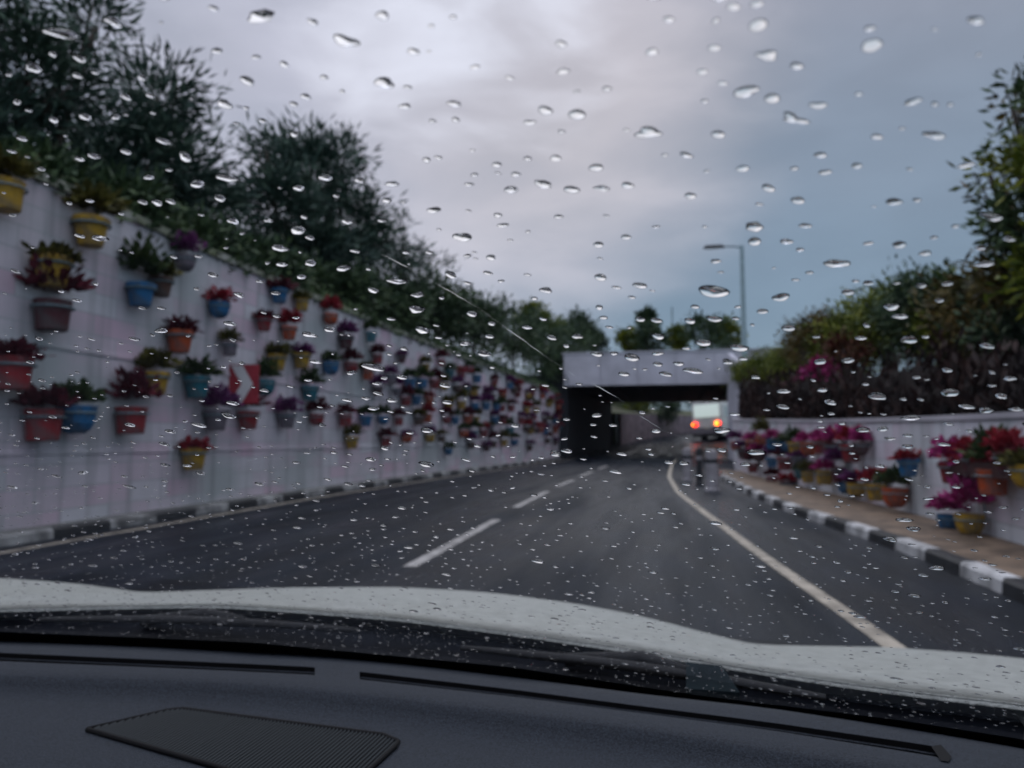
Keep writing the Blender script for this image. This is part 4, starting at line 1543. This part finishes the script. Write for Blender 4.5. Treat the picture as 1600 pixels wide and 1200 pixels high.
# measured drops: px, py, width px
MD = [(178, 35, 38), (95, 52, 60), (334, 14, 20), (408, 24, 64), (490, 36, 22), (597, 23, 30), (540, 65, 42), (339, 80, 22), (400, 90, 18), (444, 101, 18), (386, 127, 26), (350, 163, 28), (410, 189, 14), (600, 130, 40), (742, 106, 18), (710, 163, 26), (675, 190, 16), (712, 188, 14), (478, 152, 18), (460, 210, 18), (52, 107, 40), (82, 85, 16), (196, 152, 20), (234, 150, 16), (132, 183, 26), (181, 183, 20), (255, 221, 26), (289, 246, 26), (355, 279, 36), (308, 288, 34), (146, 244, 26), (124, 249, 18), (195, 237, 20), (220, 122, 20), (148, 114, 16), (14, 117, 14), (25, 160, 20), (34, 217, 20), (18, 237, 18), (44, 173, 14), (467, 294, 26), (508, 278, 28), (562, 282, 22), (604, 314, 18), (541, 347, 26), (465, 360, 30), (484, 372, 18), (420, 345, 20), (365, 346, 26), (233, 277, 26), (266, 315, 20), (223, 316, 18), (264, 266, 16), (435, 388, 38), (440, 414, 24), (485, 411, 26), (556, 393, 22), (597, 345, 18), (635, 395, 16), (670, 395, 16), (678, 329, 24), (722, 371, 32), (666, 250, 16), (685, 247, 14), (776, 258, 18), (777, 271, 14), (733, 289, 18), (778, 337, 16), (806, 273, 18), (848, 288, 36), (799, 297, 26), (686, 359, 12), (730, 400, 14), (741, 395, 10), (767, 403, 18), (762, 427, 18), (783, 440, 14), (704, 430, 22), (730, 443, 14), (620, 440, 36), (583, 454, 20), (651, 461, 34), (650, 484, 30), (611, 499, 18), (660, 517, 26), (470, 433, 20), (737, 491, 20), (768, 506, 16), (765, 526, 20), (685, 528, 16), (728, 537, 28), (757, 553, 24), (582, 574, 40), (493, 566, 24), (515, 515, 22), (359, 506, 26), (462, 497, 16), (333, 430, 18), (404, 440, 18), (205, 395, 12), (271, 402, 14), (310, 401, 16), (120, 470, 18), (95, 456, 14), (548, 583, 24), (588, 600, 20), (572, 623, 18), (543, 626, 20), (612, 626, 20), (690, 568, 12),
      (881, 112, 28), (1116, 76, 22), (1097, 113, 20), (1129, 131, 18), (1245, 104, 24), (852, 174, 26), (902, 180, 32), (826, 192, 26), (1013, 208, 46), (979, 204, 12), (1101, 159, 14), (1278, 165, 30), (1240, 186, 40), (1070, 242, 28), (1282, 243, 22), (1160, 264, 22), (1339, 260, 18), (1460, 212, 40), (1427, 159, 26), (932, 263, 28), (943, 295, 34), (893, 297, 28), (979, 290, 26), (868, 248, 20), (1079, 307, 20), (1247, 314, 26), (1397, 316, 28), (1186, 320, 14), (1023, 355, 18), (1178, 355, 30), (1259, 353, 26), (1101, 355, 10), (1180, 378, 24), (1229, 378, 24), (1250, 391, 18), (978, 371, 18), (1357, 381, 18), (935, 383, 18), (873, 339, 16), (1307, 412, 44), (1445, 396, 26), (1118, 409, 18), (1126, 426, 12), (938, 434, 22), (1000, 447, 26), (1115, 456, 52), (1220, 465, 30), (1243, 438, 14), (1265, 427, 14), (987, 465, 14), (963, 450, 18), (853, 454, 22), (824, 430, 14), (835, 467, 14), (1325, 457, 22), (1337, 440, 14), (1191, 487, 20), (1086, 480, 16), (1078, 502, 22), (1116, 499, 28), (1025, 501, 22), (1000, 499, 18), (1028, 526, 22), (943, 497, 16), (952, 512, 14), (902, 526, 20), (862, 528, 18), (848, 499, 16), (822, 512, 22), (1232, 513, 24), (1175, 508, 12), (1550, 340, 48), (1540, 413, 36), (1578, 374, 26), (1480, 444, 18), (1440, 447, 18), (1402, 443, 16), (1393, 480, 26), (1407, 495, 28), (1468, 470, 16), (1354, 509, 16), (1345, 529, 20), (1420, 531, 28), (1447, 527, 16), (1275, 527, 14), (1282, 565, 22), (1325, 564, 22), (1160, 561, 18), (933, 554, 20), (1027, 553, 22), (1028, 570, 18), (1060, 569, 20), (1083, 580, 36), (1040, 585, 24), (1007, 578, 12),
      (1180, 590, 18), (1224, 612, 24), (1224, 636, 26), (1198, 641, 16), (1285, 610, 20), (1297, 629, 26), (1299, 647, 14), (1370, 620, 32), (1353, 601, 14), (1432, 590, 16), (1480, 579, 20), (1485, 614, 32), (1510, 636, 28), (1551, 583, 18), (1550, 603, 16), (1425, 653, 38), (1381, 648, 14), (1348, 672, 24), (1379, 671, 20), (1391, 686, 20), (1418, 681, 18), (1283, 668, 14), (1475, 695, 20), (1514, 674, 14), (1482, 663, 18), (1587, 640, 24), (1578, 592, 22), (1418, 698, 18), (933, 649, 22), (927, 664, 14), (957, 665, 18), (885, 705, 24), (868, 711, 20), (911, 718, 14), (973, 711, 22), (962, 738, 24), (1025, 674, 18), (1000, 685, 14), (1003, 645, 14), (1127, 673, 28), (1128, 704, 18), (1072, 757, 18), (1092, 743, 16), (840, 878, 26), (868, 886, 14), (875, 837, 12), (1165, 726, 20), (1118, 818, 24), (1376, 729, 20), (1420, 750, 16), (1495, 762, 18), (1450, 780, 18), (1428, 827, 24), (1465, 888, 26), (310, 665, 28), (258, 727, 20), (292, 728, 18), (195, 745, 16), (360, 765, 18), (580, 718, 22), (728, 719, 18), (868, 708, 20), (805, 665, 18)]
rng = random.Random(21)
drops = []
for px, py, w in MD:
    x, q, t = glass_hit(px, py)
    drops.append((x, q, w / FPX * t / 2 * .90, px, py))
# the rest scattered evenly over the wet glass
cell = {}


def near(x, q, r):
    i, j = int(x / .012), int(q / .012)
    for a in (-1, 0, 1):
        for c in (-1, 0, 1):
            for X, Q, S in cell.get((i + a, j + c), ()):
                if (X - x) ** 2 + (Q - q) ** 2 < (S + r + .0008) ** 2:
                    return True
    return False


for d in drops:
    cell.setdefault((int(d[0] / .012), int(d[1] / .012)), []).append(d[:3])
tries = 0
NR = 0
while NR < 8200 and tries < 160000:
    tries += 1
    x, q = rng.uniform(-.85, .85), rng.uniform(.012, .75)
    p = CM @ gl(x, q)
    if (p - CAM).dot(FW) < .06:
        continue
    px, py = pix(p)
    if py > 1190:
        continue
    r = math.exp(rng.gauss(math.log(.00135), .45))
    r = min(.0042, max(.0006, r))
    if py < 520 and rng.random() < .55:          # the upper glass carries fewer drops
        continue
    if near(x, q, r * 1.15):
        continue
    drops.append((x, q, r, px, py))
    cell.setdefault((int(x / .012), int(q / .012)), []).append((x, q, r))
    NR += 1


def backdrop(px, py):
    if py > lerp(HF, px):
        return 'over the white bonnet' if py < lerp(HR, px) else 'over the dark cowl'
    if px < 885:
        wt = 255 + .404 * px
        if py > 845 - .146 * px:
            return 'against the road'
        if py > wt:
            return 'against the tall wall'
        sk = lerp([(0, -50), (180, 60), (330, 280), (380, 260), (420, 190), (560, 210), (600, 330), (680, 390), (760, 460), (885, 490)], px)
        return 'against the dark trees behind tall wall' if py > sk else 'against the cloudy sky'
    if py > lerp([(885, 718), (1060, 715), (1060, 760), (1140, 760), (1600, 940)], px):
        return 'against the road'
    if px < 1140:
        return 'against the bridge and underpass' if py > 552 else 'against the cloudy sky'
    if py > lerp([(1140, 655), (1600, 660)], px):
        return 'against the low wall and pavement'
    return 'against the green shrubs behind low wall' if py > lerp([(1140, 560), (1240, 500), (1350, 440), (1480, 400), (1500, 250), (1600, 90)], px) else 'against the cloudy sky'


def app(d):
    p = CM @ gl(d[0], d[1])
    return d[2] * 2 * FPX / (p - CAM).dot(FW)


drops.sort(key=lambda d: -app(d))
drops_seen = [d for d in drops if -5 < d[3] < 1605 and -5 < d[4] < 1150]
NOBJ = 300
first = drops_seen[:NOBJ]
chosen = set(id(d) for d in first)
rest = [d for d in drops if id(d) not in chosen]
for i, d in enumerate(first):
    x, q, r, px, py = d
    w = app(d)
    big = w > 30
    if big:
        n, rings = 36, 9
    else:
        n, rings = 20, 7
    me = bpy.data.meshes.new('raindrop')
    v = drop_verts(rng, r, rng.uniform(.20, .40) if w < 30 else rng.uniform(.18, .30), n, rings, big)
    fs = drop_faces(n, rings)
    me.from_pydata(v, [], fs)
    me.polygons.foreach_set('use_smooth', [True] * (len(fs) - 1) + [False])
    me.materials.append(A_WATER)
    me.update()
    o = bpy.data.objects.new('raindrop', me)
    COL.objects.link(o)
    o.matrix_world = CM @ frame(x, q)
    size = 'very large' if w > 40 else 'large' if w > 28 else 'medium' if w > 20 else 'small'
    tag(o, f'{size} clear raindrop on the windscreen {backdrop(px, py)}', 'raindrop', 'raindrops on the windscreen')
# the many small ones: too many to count
vs, fs, sm = [], [], []
for x, q, r, px, py in rest:
    M = CM @ frame(x, q)
    n, rings = 12, 4
    fs += drop_faces(n, rings, len(vs))
    sm += [True] * (n * rings) + [False]
    vs += [tuple(M @ Vector(p)) for p in drop_verts(rng, r, rng.uniform(.20, .40), n, rings, False)]
me = bpy.data.meshes.new('fine_rain')
me.from_pydata(vs, [], fs)
me.polygons.foreach_set('use_smooth', sm)
me.materials.append(A_WATER)
me.update()
o = bpy.data.objects.new('fine_rain', me)
COL.objects.link(o)
tag(o, 'fine scattered rain drops covering the whole windscreen', 'rain', kind='stuff')
# thin water trails
for P, lab_ in (([(596, 398), (640, 420), (688, 447), (745, 480), (800, 520), (860, 562), (905, 592)], 'thin water trail slanting down the windscreen against the dark shrubs'),
                ([(925, 600), (965, 622), (1000, 650), (1035, 672), (1065, 684)], 'thin water trail slanting down the windscreen in front of the underpass')):
    b = MB()
    rows = []
    dense = []
    for (x0, y0), (x1, y1) in zip(P, P[1:]):
        for k in range(6):
            dense.append((x0 + (x1 - x0) * k / 6, y0 + (y1 - y0) * k / 6))
    for i, (px, py) in enumerate(dense):
        x, q, t = glass_hit(px, py + rng.uniform(-.8, .8))
        wv = .00012 * max(.12, math.sin(i * .55) + .35) * (.5 + .8 * rng.random())
        n_ = gn(x)
        c = gl(x, q, .0002)
        up = Vector((.45, -math.cos(RAKE), math.sin(RAKE))).normalized()
        rows.append([CM @ (c + up * (wv * a) + n_ * h) for a, h in ((-1, 0), (-.6, wv * .45), (0, wv * .62), (.6, wv * .45), (1, 0), (0, 0))] )
    rows = [r_ + [r_[0]] for r_ in rows]
    b.grid(rows)
    tag(b.build('water_trail', A_WATER, smooth=False), lab_, 'water trail', 'water trails on the windscreen')

# ------------------------------------------------------------------ render settings
sc.view_settings.view_transform = 'Standard'
sc.view_settings.look = 'None'
sc.view_settings.exposure = .3
sc.view_settings.gamma = 1
sc.render.engine = 'CYCLES'
cy = sc.cycles
cy.use_denoising = True
cy.caustics_reflective = False
cy.caustics_refractive = False
cy.max_bounces = 14
cy.transparent_max_bounces = 16
cy.transmission_bounces = 12
cy.sample_clamp_indirect = 6
